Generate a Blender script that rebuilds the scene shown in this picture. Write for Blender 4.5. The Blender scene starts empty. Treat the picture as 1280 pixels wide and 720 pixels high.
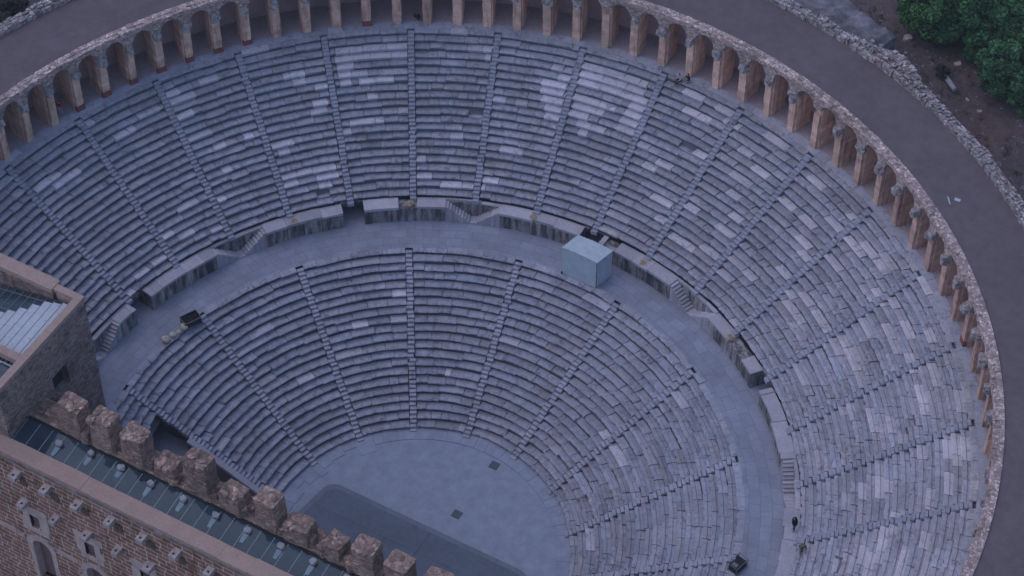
import bpy, bmesh, math, random
from math import sin, cos, pi, radians as R, atan2, hypot, degrees
from mathutils import Vector, noise

# World frame: x runs along the stage, y from the stage towards the seating, z up; metres.
# phi = bearing from the +y axis (positive towards +x), in degrees.
sc = bpy.context.scene
COL = sc.collection
rnd = random.Random(7)

def P(r, phi, z=0.0):
    a = R(phi)
    return (r*sin(a), r*cos(a), z)

# ---------------------------------------------------------------- camera test
CAM = (66.51, -99.96, 171.227); PITCH = 0.85; YAW = R(29.6); FPX = 2971.0
def project(p):
    d = [p[i]-CAM[i] for i in range(3)]
    x = d[0]*cos(YAW)+d[1]*sin(YAW); y = -d[0]*sin(YAW)+d[1]*cos(YAW)
    f = y*cos(PITCH)-d[2]*sin(PITCH); u = y*sin(PITCH)+d[2]*cos(PITCH)
    return 640+FPX*x/f, 360-FPX*u/f
def near_view(pts, m=70):
    """true when the photograph (or a camera a step aside) could see one of these points"""
    for p in pts:
        u, v = project(p)
        if -m < u < 1280+m and -m < v < 720+m: return True
    return False

# ---------------------------------------------------------------- materials
def mat(name):
    m = bpy.data.materials.new(name); m.use_nodes = True
    nt = m.node_tree; nt.nodes.clear()
    out = nt.nodes.new('ShaderNodeOutputMaterial')
    b = nt.nodes.new('ShaderNodeBsdfPrincipled')
    b.inputs['Roughness'].default_value = .9
    b.inputs['Specular IOR Level'].default_value = .25
    nt.links.new(b.outputs[0], out.inputs[0])
    return m, nt, b
def N(nt, t, **kw):
    n = nt.nodes.new(t)
    for k, v in kw.items():
        if k in n.inputs: n.inputs[k].default_value = v
        else: setattr(n, k, v)
    return n
def pos(nt, scale=(1, 1, 1)):
    g = N(nt, 'ShaderNodeNewGeometry')
    if scale == (1, 1, 1): return g.outputs['Position']
    mp = N(nt, 'ShaderNodeMapping'); mp.inputs['Scale'].default_value = scale
    nt.links.new(g.outputs['Position'], mp.inputs[0]); return mp.outputs[0]
def nz(nt, vec, scale, detail=5, rough=.6, dist=0):
    n = N(nt, 'ShaderNodeTexNoise'); n.inputs['Scale'].default_value = scale
    n.inputs['Detail'].default_value = detail; n.inputs['Roughness'].default_value = rough
    n.inputs['Distortion'].default_value = dist
    nt.links.new(vec, n.inputs['Vector']); return n.outputs['Fac']
def ramp(nt, fac, stops):
    r = N(nt, 'ShaderNodeValToRGB'); cr = r.color_ramp
    while len(cr.elements) < len(stops): cr.elements.new(.5)
    for e, (p, c) in zip(cr.elements, stops):
        e.position = p
        if not hasattr(c, '__len__'): c = (c, c, c)
        e.color = (*c, 1)
    nt.links.new(fac, r.inputs[0]); return r.outputs[0]
def mixc(nt, a, b, fac=1.0, mode='MULTIPLY'):
    m = N(nt, 'ShaderNodeMix', data_type='RGBA', blend_type=mode)
    for s, v in ((6, a), (7, b), (0, fac)):
        if hasattr(v, 'is_linked'): nt.links.new(v, m.inputs[s])
        elif s == 0: m.inputs[0].default_value = v
        else: m.inputs[s].default_value = (*v, 1)
    return m.outputs[2]
def bump(nt, b, h, strength=.5, dist=.05):
    n = N(nt, 'ShaderNodeBump'); n.inputs['Strength'].default_value = strength
    n.inputs['Distance'].default_value = dist
    nt.links.new(h, n.inputs['Height']); nt.links.new(n.outputs[0], b.inputs['Normal'])

M = {}
def noisy(key, c, lo=.75, hi=1.2, scale=.8, fine=6.0, rough=.9, bs=.5, bd=.05, tint=False, streak=None, blotch=None):
    """stone-like surface: base colour x large stains x fine grain"""
    m, nt, b = mat(key)
    v = pos(nt)
    col = None
    big = ramp(nt, nz(nt, v, scale), [(.28, lo), (.72, hi)])
    fin = ramp(nt, nz(nt, v, fine, 4, .7), [(.3, .84), (.7, 1.12)])
    col = mixc(nt, c, big)
    col = mixc(nt, col, fin)
    if tint:
        at = N(nt, 'ShaderNodeVertexColor', layer_name='tint')
        col = mixc(nt, col, at.outputs['Color'])
    if streak:
        sv = pos(nt, (1, 1, .12))
        s = ramp(nt, nz(nt, sv, streak[0], 6, .7), [(streak[1], streak[2]), (streak[1]+.14, (1, 1, 1))])
        col = mixc(nt, col, s)
    if blotch:
        s = ramp(nt, nz(nt, v, blotch[0], 6, .75, .6), [(blotch[1], blotch[2]), (blotch[1]+.1, (1, 1, 1))])
        col = mixc(nt, col, s)
    nt.links.new(col, b.inputs['Base Color'])
    b.inputs['Roughness'].default_value = rough
    if bs: bump(nt, b, nz(nt, v, fine*1.4, 5, .7), bs, bd)
    M[key] = m; return m

SEAT = (.395, .395, .47)
noisy('seat_stone', SEAT, .82, 1.16, .35, 5.0, bs=.7, bd=.05, tint=True, blotch=(1.3, .36, (.62, .62, .66)))
noisy('bank', (.16, .16, .18))
noisy('walk_stone', (.33, .32, .36), .86, 1.12, .5, 3.0, bs=.25, tint=True, blotch=(.5, .34, (.8, .8, .84)))
noisy('orchestra_stone', (.30, .33, .415), .975, 1.025, .15, .9, bs=.1, bd=.02, tint=True)
noisy('podium_stone', (.38, .36, .37), .7, 1.2, 1.1, 5.0, bs=.7, streak=(1.6, .43, (.28, .28, .30)), tint=True)
noisy('coping_stone', (.44, .415, .46), .88, 1.1, .9, 6.0, bs=.4, tint=True)
noisy('terrace', (.150, .117, .125), .9, 1.08, .18, 1.2, bs=.15, bd=.02, blotch=(.11, .33, (.9, .9, .9)))
noisy('pier_stone', (.80, .51, .395), .68, 1.18, .9, 5.0, bs=.6, tint=True, streak=(2.0, .36, (.6, .58, .6)))
noisy('gallery_plaster', (.58, .40, .41), .8, 1.1, .5, 3.0, bs=.2)
noisy('gallery_floor', (.42, .345, .365), .9, 1.1, .7, 3.0, bs=.2)
noisy('capital_stone', (.40, .355, .36), .35, 1.6, 2.6, 7.0, bs=.9, bd=.08)
noisy('red_paint', (.26, .085, .075), .75, 1.2, 3.0, 8.0, bs=.3)
noisy('coping_mortar', (.42, .285, .245), .9, 1.1, .6, 5.0, bs=.3, blotch=(.9, .32, (.85, .8, .85)))
noisy('corbel_stone', (.46, .39, .385), .7, 1.25, 2.0, 8.0, bs=.6)
noisy('pale_stone', (.56, .425, .40), .75, 1.15, 1.2, 6.0, bs=.5)
noisy('ruin_stone', (.34, .265, .25), .6, 1.25, 1.1, 5.0, bs=1.0, bd=.12, tint=True, blotch=(.8, .38, (.7, .55, .5)))
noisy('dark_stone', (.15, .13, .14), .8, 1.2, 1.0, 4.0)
noisy('stage_deck', (.118, .142, .19), .88, 1.12, .3, 2.0, rough=.55, bs=.08, bd=.01)
noisy('stage_trim', (.165, .185, .235), .9, 1.1, .4, 2.0, rough=.6, bs=.08, bd=.01)
noisy('white_panel', (.50, .585, .64), .98, 1.02, .5, 1.5, rough=.6, bs=.05, bd=.01)
noisy('white_panel_roof', (.48, .555, .61), .98, 1.02, .8, 2.0, rough=.6, bs=.05, bd=.01)
noisy('black_case', (.016, .017, .022), .8, 1.3, 3, 8, rough=.5, bs=.1)
noisy('grey_metal', (.16, .17, .19), .9, 1.1, 3, 8, rough=.45, bs=.05)
noisy('white_metal', (.48, .50, .56), .92, 1.05, .6, 4, rough=.5, bs=.05)
noisy('yellow_cloth', (.70, .62, .47), .8, 1.15, 4, 12, bs=.6)
noisy('dry_tuft', (.85, .68, .50), .6, 1.2, 4, 14, bs=.5)
noisy('grate', (.10, .11, .14), .8, 1.2, 3, 8, rough=.6)
noisy('scrub_stalk', (.11, .105, .07), tint=True)
noisy('moss', (.15, .10, .07), .6, 1.3, 3, 9, bs=.8)
noisy('bark', (.09, .07, .055), .7, 1.2, 3, 9, bs=.8)
noisy('skin', (.42, .26, .2), .95, 1.05, 5, 20, rough=.6, bs=0)
noisy('black_hair', (.008, .007, .008), .8, 1.2, 9, 30, rough=.6, bs=0)
noisy('red_shirt', (.42, .02, .05), .9, 1.1, 5, 20, bs=.2)
noisy('pale_trousers', (.36, .36, .42), .9, 1.1, 5, 20, bs=.2)
noisy('black_clothes', (.011, .011, .015), .8, 1.2, 5, 20, bs=.2)
noisy('pale_clothes', (.40, .38, .40), .9, 1.1, 5, 20, bs=.2)
noisy('olive_clothes', (.14, .13, .085), .85, 1.1, 5, 20, bs=.2)
noisy('blue_jeans', (.05, .07, .12), .85, 1.1, 5, 20, bs=.2)

def rubble(key, stone, mortar, scale, zs=1.6, lo=.55, hi=1.35, edge=.05, bs=.9, tint=False, blotch=None):
    """irregular stones in mortar (voronoi cells, each its own shade)"""
    m, nt, b = mat(key)
    v = pos(nt, (1, 1, zs))
    d = N(nt, 'ShaderNodeTexNoise'); d.inputs['Scale'].default_value = 1.7
    nt.links.new(v, d.inputs['Vector'])
    wv = mixc(nt, v, d.outputs['Color'], .22, 'LINEAR_LIGHT')
    c = N(nt, 'ShaderNodeTexVoronoi'); c.inputs['Scale'].default_value = scale
    e = N(nt, 'ShaderNodeTexVoronoi', feature='DISTANCE_TO_EDGE'); e.inputs['Scale'].default_value = scale
    nt.links.new(wv, c.inputs['Vector']); nt.links.new(wv, e.inputs['Vector'])
    hs = N(nt, 'ShaderNodeSeparateColor'); nt.links.new(c.outputs['Color'], hs.inputs[0])
    shade = ramp(nt, hs.outputs[0], [(0, lo), (1, hi)])
    col = mixc(nt, stone, shade)
    warm = ramp(nt, hs.outputs[1], [(.3, (1, 1, 1)), (1, (1.06, .95, .90))])
    col = mixc(nt, col, warm)
    ed = ramp(nt, e.outputs['Distance'], [(edge*.4, 0), (edge*1.6, 1)])
    col = mixc(nt, mortar, col, ed, 'MIX')
    st = ramp(nt, nz(nt, pos(nt), .45, 5, .6), [(.3, .72), (.7, 1.15)])
    col = mixc(nt, col, st)
    if blotch:
        s = ramp(nt, nz(nt, pos(nt), blotch[0], 6, .75, .6), [(blotch[1], blotch[2]), (blotch[1]+.1, (1, 1, 1))])
        col = mixc(nt, col, s)
    if tint:
        at = N(nt, 'ShaderNodeVertexColor', layer_name='tint'); col = mixc(nt, col, at.outputs['Color'])
    nt.links.new(col, b.inputs['Base Color'])
    hh = mixc(nt, ed, ramp(nt, nz(nt, v, 7, 5, .7), [(.2, .2), (.8, 1)]))
    bump(nt, b, hh, bs, .08)
    M[key] = m; return m
rubble('rubble_pale', (.46, .40, .405), (.25, .215, .22), 4.2, 1.3, .5, 1.5, .06, tint=True)
rubble('rubble_arcade', (.60, .46, .43), (.38, .29, .275), 3.6, 1.9, .5, 1.55, .06)
rubble('rubble_tower', (.36, .255, .235), (.56, .44, .42), 2.2, 3.4, .5, 1.45, .05, blotch=(.35, .40, (.6, .58, .6)))
rubble('rubble_ruin', (.42, .285, .235), (.30, .21, .18), 2.6, 2.0, .55, 1.4, .05, bs=1.0, tint=True)
noisy('rubble_outer', (.24, .225, .25), .62, 1.3, .9, 4.5, bs=.9, bd=.12, blotch=(.7, .4, (.7, .7, .7)))

def ashlar(key):
    """coursed stone facade: brick texture in (horizontal, z), brown blocks with pale mortar"""
    m, nt, b = mat(key)
    g = N(nt, 'ShaderNodeNewGeometry')
    sp = N(nt, 'ShaderNodeSeparateXYZ'); nt.links.new(g.outputs['Position'], sp.inputs[0])
    sn = N(nt, 'ShaderNodeSeparateXYZ'); nt.links.new(g.outputs['True Normal'], sn.inputs[0])
    ab = N(nt, 'ShaderNodeMath', operation='ABSOLUTE'); nt.links.new(sn.outputs[0], ab.inputs[0])
    gt = N(nt, 'ShaderNodeMath', operation='GREATER_THAN'); nt.links.new(ab.outputs[0], gt.inputs[0]); gt.inputs[1].default_value = .7
    mx = N(nt, 'ShaderNodeMix'); nt.links.new(gt.outputs[0], mx.inputs[0])
    nt.links.new(sp.outputs[0], mx.inputs[2]); nt.links.new(sp.outputs[1], mx.inputs[3])
    cb = N(nt, 'ShaderNodeCombineXYZ'); nt.links.new(mx.outputs[0], cb.inputs[0]); nt.links.new(sp.outputs[2], cb.inputs[1])
    d = N(nt, 'ShaderNodeTexNoise'); d.inputs['Scale'].default_value = .9; nt.links.new(cb.outputs[0], d.inputs['Vector'])
    wv = mixc(nt, cb.outputs[0], d.outputs['Color'], .16, 'LINEAR_LIGHT')
    br = N(nt, 'ShaderNodeTexBrick'); nt.links.new(wv, br.inputs['Vector'])
    br.offset = .45; br.squash = .8; br.squash_frequency = 3
    for k, v in (('Scale', 1), ('Mortar Size', .06), ('Mortar Smooth', .4), ('Bias', 0), ('Brick Width', 1.2), ('Row Height', .56)):
        br.inputs[k].default_value = v
    br.inputs['Color1'].default_value = (.27, .14, .10, 1); br.inputs['Color2'].default_value = (.37, .20, .145, 1)
    br.inputs['Mortar'].default_value = (.70, .52, .475, 1)
    v = pos(nt)
    st = ramp(nt, nz(nt, v, .5, 6, .7), [(.28, .6), (.72, 1.25)])
    col = mixc(nt, br.outputs['Color'], st)
    fin = ramp(nt, nz(nt, v, 5, 4, .7), [(.3, .78), (.7, 1.18)])
    col = mixc(nt, col, fin)
    stain = ramp(nt, nz(nt, pos(nt, (1, 1, .3)), 1.1, 5, .7), [(.36, (.62, .56, .44)), (.46, (1, 1, 1))])
    col = mixc(nt, col, stain)
    nt.links.new(col, b.inputs['Base Color'])
    inv = ramp(nt, br.outputs['Fac'], [(0, 1), (1, .1)])
    bump(nt, b, mixc(nt, inv, ramp(nt, nz(nt, v, 6, 5), [(.2, .4), (.8, 1)])), .8, .06)
    M[key] = m
ashlar('ashlar')

def paving(key, c, w, h, mortar=.6):
    """flagstones in polar courses (bearing x radius)"""
    m, nt, b = mat(key)
    g = N(nt, 'ShaderNodeNewGeometry')
    sp = N(nt, 'ShaderNodeSeparateXYZ'); nt.links.new(g.outputs['Position'], sp.inputs[0])
    at = N(nt, 'ShaderNodeMath', operation='ARCTAN2'); nt.links.new(sp.outputs[0], at.inputs[0]); nt.links.new(sp.outputs[1], at.inputs[1])
    ml = N(nt, 'ShaderNodeMath', operation='MULTIPLY'); nt.links.new(at.outputs[0], ml.inputs[0]); ml.inputs[1].default_value = 29.5
    xy = N(nt, 'ShaderNodeCombineXYZ'); nt.links.new(sp.outputs[0], xy.inputs[0]); nt.links.new(sp.outputs[1], xy.inputs[1])
    ln = N(nt, 'ShaderNodeVectorMath', operation='LENGTH'); nt.links.new(xy.outputs[0], ln.inputs[0])
    cb = N(nt, 'ShaderNodeCombineXYZ'); nt.links.new(ml.outputs[0], cb.inputs[0]); nt.links.new(ln.outputs['Value'], cb.inputs[1])
    d = N(nt, 'ShaderNodeTexNoise'); d.inputs['Scale'].default_value = .5; nt.links.new(cb.outputs[0], d.inputs['Vector'])
    wv = mixc(nt, cb.outputs[0], d.outputs['Color'], .25, 'LINEAR_LIGHT')
    br = N(nt, 'ShaderNodeTexBrick'); nt.links.new(wv, br.inputs['Vector'])
    for k, v in (('Scale', 1), ('Mortar Size', .02), ('Mortar Smooth', .3), ('Brick Width', w), ('Row Height', h)):
        br.inputs[k].default_value = v
    br.inputs['Color1'].default_value = (*[x*.92 for x in c], 1); br.inputs['Color2'].default_value = (*[x*1.08 for x in c], 1)
    br.inputs['Mortar'].default_value = (*[x*mortar for x in c], 1)
    v = pos(nt)
    col = mixc(nt, br.outputs['Color'], ramp(nt, nz(nt, v, .35, 6, .65), [(.28, .82), (.72, 1.12)]))
    col = mixc(nt, col, ramp(nt, nz(nt, v, 4, 4, .7), [(.3, .92), (.7, 1.07)]))
    nt.links.new(col, b.inputs['Base Color'])
    bump(nt, b, ramp(nt, br.outputs['Fac'], [(0, 1), (1, .2)]), .4, .03)
    M[key] = m
paving('walk_paving', (.29, .305, .38), 1.5, .95, .62)

def ground_mat():
    m, nt, b = mat('ground')
    v = pos(nt)
    a = ramp(nt, nz(nt, v, .12, 6, .65), [(.3, (.11, .085, .088)), (.55, (.145, .105, .108)), (.74, (.18, .10, .09))])
    col = mixc(nt, a, ramp(nt, nz(nt, v, 1.6, 6, .75), [(.3, .6), (.7, 1.35)]))
    vo = N(nt, 'ShaderNodeTexVoronoi'); vo.inputs['Scale'].default_value = 2.6; nt.links.new(v, vo.inputs['Vector'])
    sp = ramp(nt, vo.outputs['Distance'], [(.10, 1), (.17, 0)])
    patch = ramp(nt, nz(nt, v, .5, 4, .6), [(.5, 0), (.6, 1)])
    col = mixc(nt, col, (.38, .34, .34), mixc(nt, sp, patch), 'MIX')
    nt.links.new(col, b.inputs['Base Color'])
    bump(nt, b, nz(nt, v, 2.4, 6, .75), 1.0, .25)
    M['ground'] = m
ground_mat()

def leaf_mat(key, c):
    m, nt, b = mat(key)
    at = N(nt, 'ShaderNodeVertexColor', layer_name='tint')
    nt.links.new(mixc(nt, c, at.outputs['Color']), b.inputs['Base Color'])
    b.inputs['Roughness'].default_value = .7
    M[key] = m
leaf_mat('leaf_green', (.052, .135, .045)); leaf_mat('leaf_pine', (.055, .14, .06)); leaf_mat('leaf_dark', (.05, .05, .045)); leaf_mat('leaf_deep', (.042, .118, .045))

def glass_mat(key, tint, dirt, rough=.05, dirt_c=(.16, .24, .28)):
    """thin pane: tinted see-through, mirror by Fresnel, a film of dust"""
    m, nt, b = mat(key)
    nt.nodes.remove(b)
    out = [n for n in nt.nodes if n.type == 'OUTPUT_MATERIAL'][0]
    tr = N(nt, 'ShaderNodeBsdfTransparent'); tr.inputs[0].default_value = (*tint, 1)
    gl = N(nt, 'ShaderNodeBsdfGlossy'); gl.inputs['Roughness'].default_value = rough; gl.inputs[0].default_value = (.9, .95, 1, 1)
    fr = N(nt, 'ShaderNodeFresnel'); fr.inputs[0].default_value = 1.5
    m1 = N(nt, 'ShaderNodeMixShader'); nt.links.new(fr.outputs[0], m1.inputs[0]); nt.links.new(tr.outputs[0], m1.inputs[1]); nt.links.new(gl.outputs[0], m1.inputs[2])
    df = N(nt, 'ShaderNodeBsdfDiffuse'); df.inputs[0].default_value = (*dirt_c, 1)
    m2 = N(nt, 'ShaderNodeMixShader'); nt.links.new(m1.outputs[0], m2.inputs[1]); nt.links.new(df.outputs[0], m2.inputs[2])
    f = ramp(nt, nz(nt, pos(nt), .4, 4, .6), [(.3, dirt*.6), (.7, dirt*1.5)])
    nt.links.new(f, m2.inputs[0]); nt.links.new(m2.outputs[0], out.inputs[0])
    M[key] = m
glass_mat('skylight_glass', (.28, .44, .50), .15, dirt_c=(.15, .25, .33))
noisy('lamp_glass', (.36, .345, .37))
noisy('window_wood', (.22, .14, .135))
noisy('painted_reflection', (.20, .26, .31), .9, 1.1, 2, 6, rough=.4, bs=.05)
glass_mat('tower_glass', (.45, .58, .66), .12)

# ---------------------------------------------------------------- mesh helpers
class MB:
    def __init__(s): s.v = []; s.f = []; s.t = []
    def face(s, idx, t=(1, 1, 1)): s.f.append(tuple(idx)); s.t.append(t)
    def quad(s, a, b, c, d, t=(1, 1, 1)):
        n = len(s.v); s.v += [a, b, c, d]; s.face((n, n+1, n+2, n+3), t)
    def hexa(s, p, t=(1, 1, 1)):
        """8 corners: bottom ring 0-3 counter-clockwise, top ring 4-7"""
        n = len(s.v); s.v += list(p)
        for f in ((3, 2, 1, 0), (4, 5, 6, 7), (0, 1, 5, 4), (1, 2, 6, 5), (2, 3, 7, 6), (3, 0, 4, 7)):
            s.face([n+i for i in f], t)
    def box(s, x0, x1, y0, y1, z0, z1, t=(1, 1, 1)):
        s.hexa([(x0, y0, z0), (x1, y0, z0), (x1, y1, z0), (x0, y1, z0), (x0, y0, z1), (x1, y0, z1), (x1, y1, z1), (x0, y1, z1)], t)
    def arcbox(s, r0, r1, pa, pb, z0, z1, t=(1, 1, 1), step=1.2):
        """box bent round the axis"""
        n = max(1, int(abs(pb-pa)/step+.5))
        ring = []
        for i in range(n+1):
            p = pa+(pb-pa)*i/n; k = len(s.v)
            s.v += [P(r0, p, z0), P(r1, p, z0), P(r1, p, z1), P(r0, p, z1)]; ring.append(k)
        for a, b in zip(ring, ring[1:]):
            for i in range(4):
                j = (i+1) % 4; s.face((a+i, b+i, b+j, a+j), t)
        s.face((ring[0]+3, ring[0]+2, ring[0]+1, ring[0]), t) ; k = ring[-1]; s.face((k, k+1, k+2, k+3), t)
    def ring(s, r0, r1, pa, pb, z, t=(1, 1, 1), step=2.0, nr=1):
        n = max(1, int(abs(pb-pa)/step+.5)); base = len(s.v)
        for i in range(n+1):
            p = pa+(pb-pa)*i/n
            for q in range(nr+1): s.v.append(P(r0+(r1-r0)*q/nr, p, z))
        for i in range(n):
            for q in range(nr):
                a = base+i*(nr+1)+q
                s.face((a, a+1, a+nr+2, a+nr+1), t)
    def rough(s, cx, cy, z0, z1, hx, hy, yaw=0, jit=.1, n=(4, 3, 4), seed=0, t=(1, 1, 1), taper=.0, top=.2, rnd_c=.35):
        """eroded masonry lump: subdivided box with displaced corners and a broken top"""
        nx, ny, nzz = n; rr = random.Random(seed); base = len(s.v); ids = {}
        for i in range(nx+1):
            for j in range(ny+1):
                for k in range(nzz+1):
                    if 0 < i < nx and 0 < j < ny and 0 < k < nzz: continue
                    u, v, w = 2*i/nx-1, 2*j/ny-1, k/nzz
                    e = 1-taper*w
                    rad = max(0, abs(u)+abs(v)-1.6)*rnd_c
                    x = u*hx*e*(1-rad); y = v*hy*e*(1-rad); z = z0+(z1-z0)*w
                    q = Vector((x*1.3+seed*3.1, y*1.3, z*1.3))
                    x += jit*noise.noise(q)*1.6+rr.uniform(-jit, jit)*.45; y += jit*noise.noise(q+Vector((9, 0, 0)))*1.6+rr.uniform(-jit, jit)*.45
                    if k == nzz: z += top*noise.noise(q*1.4+Vector((0, 5, 0)))*1.8+rr.uniform(-top, top)*.4
                    ids[i, j, k] = len(s.v)
                    s.v.append((cx+x*cos(yaw)-y*sin(yaw), cy+x*sin(yaw)+y*cos(yaw), z))
        def q4(a, b, c, d):
            f = rr.uniform(.88, 1.12); s.face((ids[a], ids[b], ids[c], ids[d]), tuple(x*f for x in t))
        for i in range(nx):
            for j in range(ny):
                q4((i, j, nzz), (i+1, j, nzz), (i+1, j+1, nzz), (i, j+1, nzz)); q4((i, j+1, 0), (i+1, j+1, 0), (i+1, j, 0), (i, j, 0))
        for k in range(nzz):
            for i in range(nx):
                q4((i, 0, k), (i+1, 0, k), (i+1, 0, k+1), (i, 0, k+1)); q4((i+1, ny, k), (i, ny, k), (i, ny, k+1), (i+1, ny, k+1))
            for j in range(ny):
                q4((0, j+1, k), (0, j, k), (0, j, k+1), (0, j+1, k+1)); q4((nx, j, k), (nx, j+1, k), (nx, j+1, k+1), (nx, j, k+1))
    def build(s, name, material, parent=None, smooth=False):
        me = bpy.data.meshes.new(name)
        off = base_of(parent) if parent else (0, 0, 0)
        me.from_pydata([(x-off[0], y-off[1], z-off[2]) for x, y, z in s.v], [], s.f)
        ca = me.color_attributes.new('tint', 'FLOAT_COLOR', 'CORNER')
        buf = []
        for f, t in zip(s.f, s.t): buf += [t[0], t[1], t[2], 1.0]*len(f)
        ca.data.foreach_set('color', buf)
        me.materials.append(M[material])
        if smooth: me.polygons.foreach_set('use_smooth', [True]*len(me.polygons))
        o = bpy.data.objects.new(name, me); COL.objects.link(o)
        if parent: o.parent = parent
        return o

BASE = {}
def base_of(o):
    x = y = z = 0
    while o is not None:
        x += o.location[0]; y += o.location[1]; z += o.location[2]; o = o.parent
    return (x, y, z)
def tag(o, label, cat, group=None):
    o['label'] = label; o['category'] = cat
    if group: o['group'] = group
    return o
def thing(name, label, cat, loc=(0, 0, 0), group=None, rz=0):
    o = bpy.data.objects.new(name, None); COL.objects.link(o); o.location = loc
    o.rotation_euler = (0, 0, rz); o.empty_display_size = .3
    return tag(o, label, cat, group)
def struct(o): o['kind'] = 'structure'; return o
def copy_tree(o, parent=None):
    c = o.copy(); COL.objects.link(c); c.parent = parent
    for ch in o.children: copy_tree(ch, c)
    return c
def g3(v, s=.1, warm=.0):
    f = max(.3, rnd.gauss(v, s)); return (f*(1+warm), f, f*(1-warm*.6))
SUN_EL, SUN_EL_LAMP, SUN_ROT, SKY, SUN_E, SUN_C, EXPOSURE = 60.0, 60.0, -110.0, .06, .2, (1.0, .84, .84), 1.45
HAZE = .0002
# ---------------------------------------------------------------- seating
LIGHT = {}
for e in "u18,-40.1,-31.3;u17,-40.3,-31.3;u16,-40.2,-38.0;u15,-40.2,-38.5;u14,-40.1,-38.6;u14,-37.7,-33.1;u12,-36.8,-35.3;u9,-39.6,-34.8;u18,-22.2,-20.9;u17,-21.8,-20.8;u16,-21.4,-20.1;u16,-46.1,-44.2;u15,-46.0,-44.3;u14,-43.4,-41.2;u11,-44.6,-42.2;u12,-44.1,-42.0;u4,-51.8,-42.5;u3,-51.5,-48.6;u3,-45.8,-42.3;u2,-45.7,-43.6;u2,-30.4,-27.9;u1,-26.6,-19.3;u2,-19.9,-17.4;u7,-50.3,-48.6;u14,-14.2,-11.1;u15,-14.3,-11.0;u13,-13.8,-10.9;u12,-13.2,-10.8;u11,-12.9,-10.8;u18,-11.2,-1.4;u17,-10.3,-1.3;u16,-10.2,-0.6;u14,-10.9,-4.0;u13,-9.6,-5.3;u16,-2.6,-0.2;u15,-2.6,-0.2;u14,-2.8,-0.2;u13,-3.0,0.1;u12,-3.1,0.1;u11,-8.4,-6.4;u10,-7.8,-6.5;u12,-9.9,-7.1;u17,3.9,7.8;u13,7.9,10.3;u9,2.4,4.5;u10,3.9,6.4;u16,12.7,14.8;u19,-4.1,-3.7;u19,2.9,5.7;u18,-62.2,-59.6;u17,-62.0,-58.0;u15,-61.8,-59.1;u16,-69.6,-66.6;u17,-65.7,-62.7;u18,-57.1,-54.6;u16,-81.8,-77.8;u15,-79.6,-75.5;u7,-58.8,-57.3;u10,-54.2,-52.8;u10,-58.6,-56.8;u3,-72.4,-69.5;u2,-69.4,-66.6;u1,-64.4,-62.0;u1,-79.0,-76.2;u1,-75.4,-72.3;u0,-83.0,-80.4;u4,-62.1,-59.9;u6,5.6,9.2;u7,10.2,13.1;u3,11.3,16.0;u7,16.4,19.8;u9,17.0,19.2;u12,26.5,29.2;u14,21.5,23.8;u8,33.0,35.8;u8,36.5,41.2;u9,42.1,48.2;u14,44.2,49.1;u16,45.3,48.1;u15,39.3,42.3;u18,47.7,50.0;u17,52.2,55.6;u15,49.6,52.5;u17,33.3,36.1;u6,32.3,35.2;u13,30.5,34.5;u16,31.2,35.0;u15,54.2,58.6;u18,62.4,66.7;u19,63.2,66.3;u17,62.8,65.4;u14,61.2,64.3;u17,67.1,70.1;u15,68.6,71.1;u15,70.2,72.5;u9,64.7,68.2;u11,70.7,74.0;u10,72.4,76.2;u13,76.1,80.4;u9,76.1,79.9;u7,76.5,79.2;u15,74.5,76.8;u9,54.2,58.1;u14,19.9,22.6;u14,24.9,27.6;u15,15.6,18.2;u18,9.2,11.5;u19,14.4,17.9;u18,22.2,24.8;u17,36.3,38.8;u5,24.3,26.8;u18,29.3,31.8;l15,-35.7,-31.9;l8,-64.0,-59.2;l12,-45.8,-41.9;l6,-22.2,-20.4;l8,28.0,31.3;l8,33.5,40.8".split(';'):
    a, p0, p1 = e.split(','); LIGHT.setdefault((a[0], int(a[1:])), []).append((float(p0), float(p1)))

LR0, LD, LZ0, LH = 13.5, .698, .43, .4095      # lower tier: first lip radius, tread, first seat height, rise
UR0, UD, UZ0, UH = 32.55, .6375, 11.05, .431    # upper tier
ZD, ZP, ZG, ZT = 8.62, 10.62, 19.67, 26.2       # walkway, podium top, gallery floor, terrace
def row(t, j): return (LR0+LD*j, LZ0+LH*j, LD, LH) if t == 'l' else (UR0+UD*j, UZ0+UH*j, UD, UH)

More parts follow.
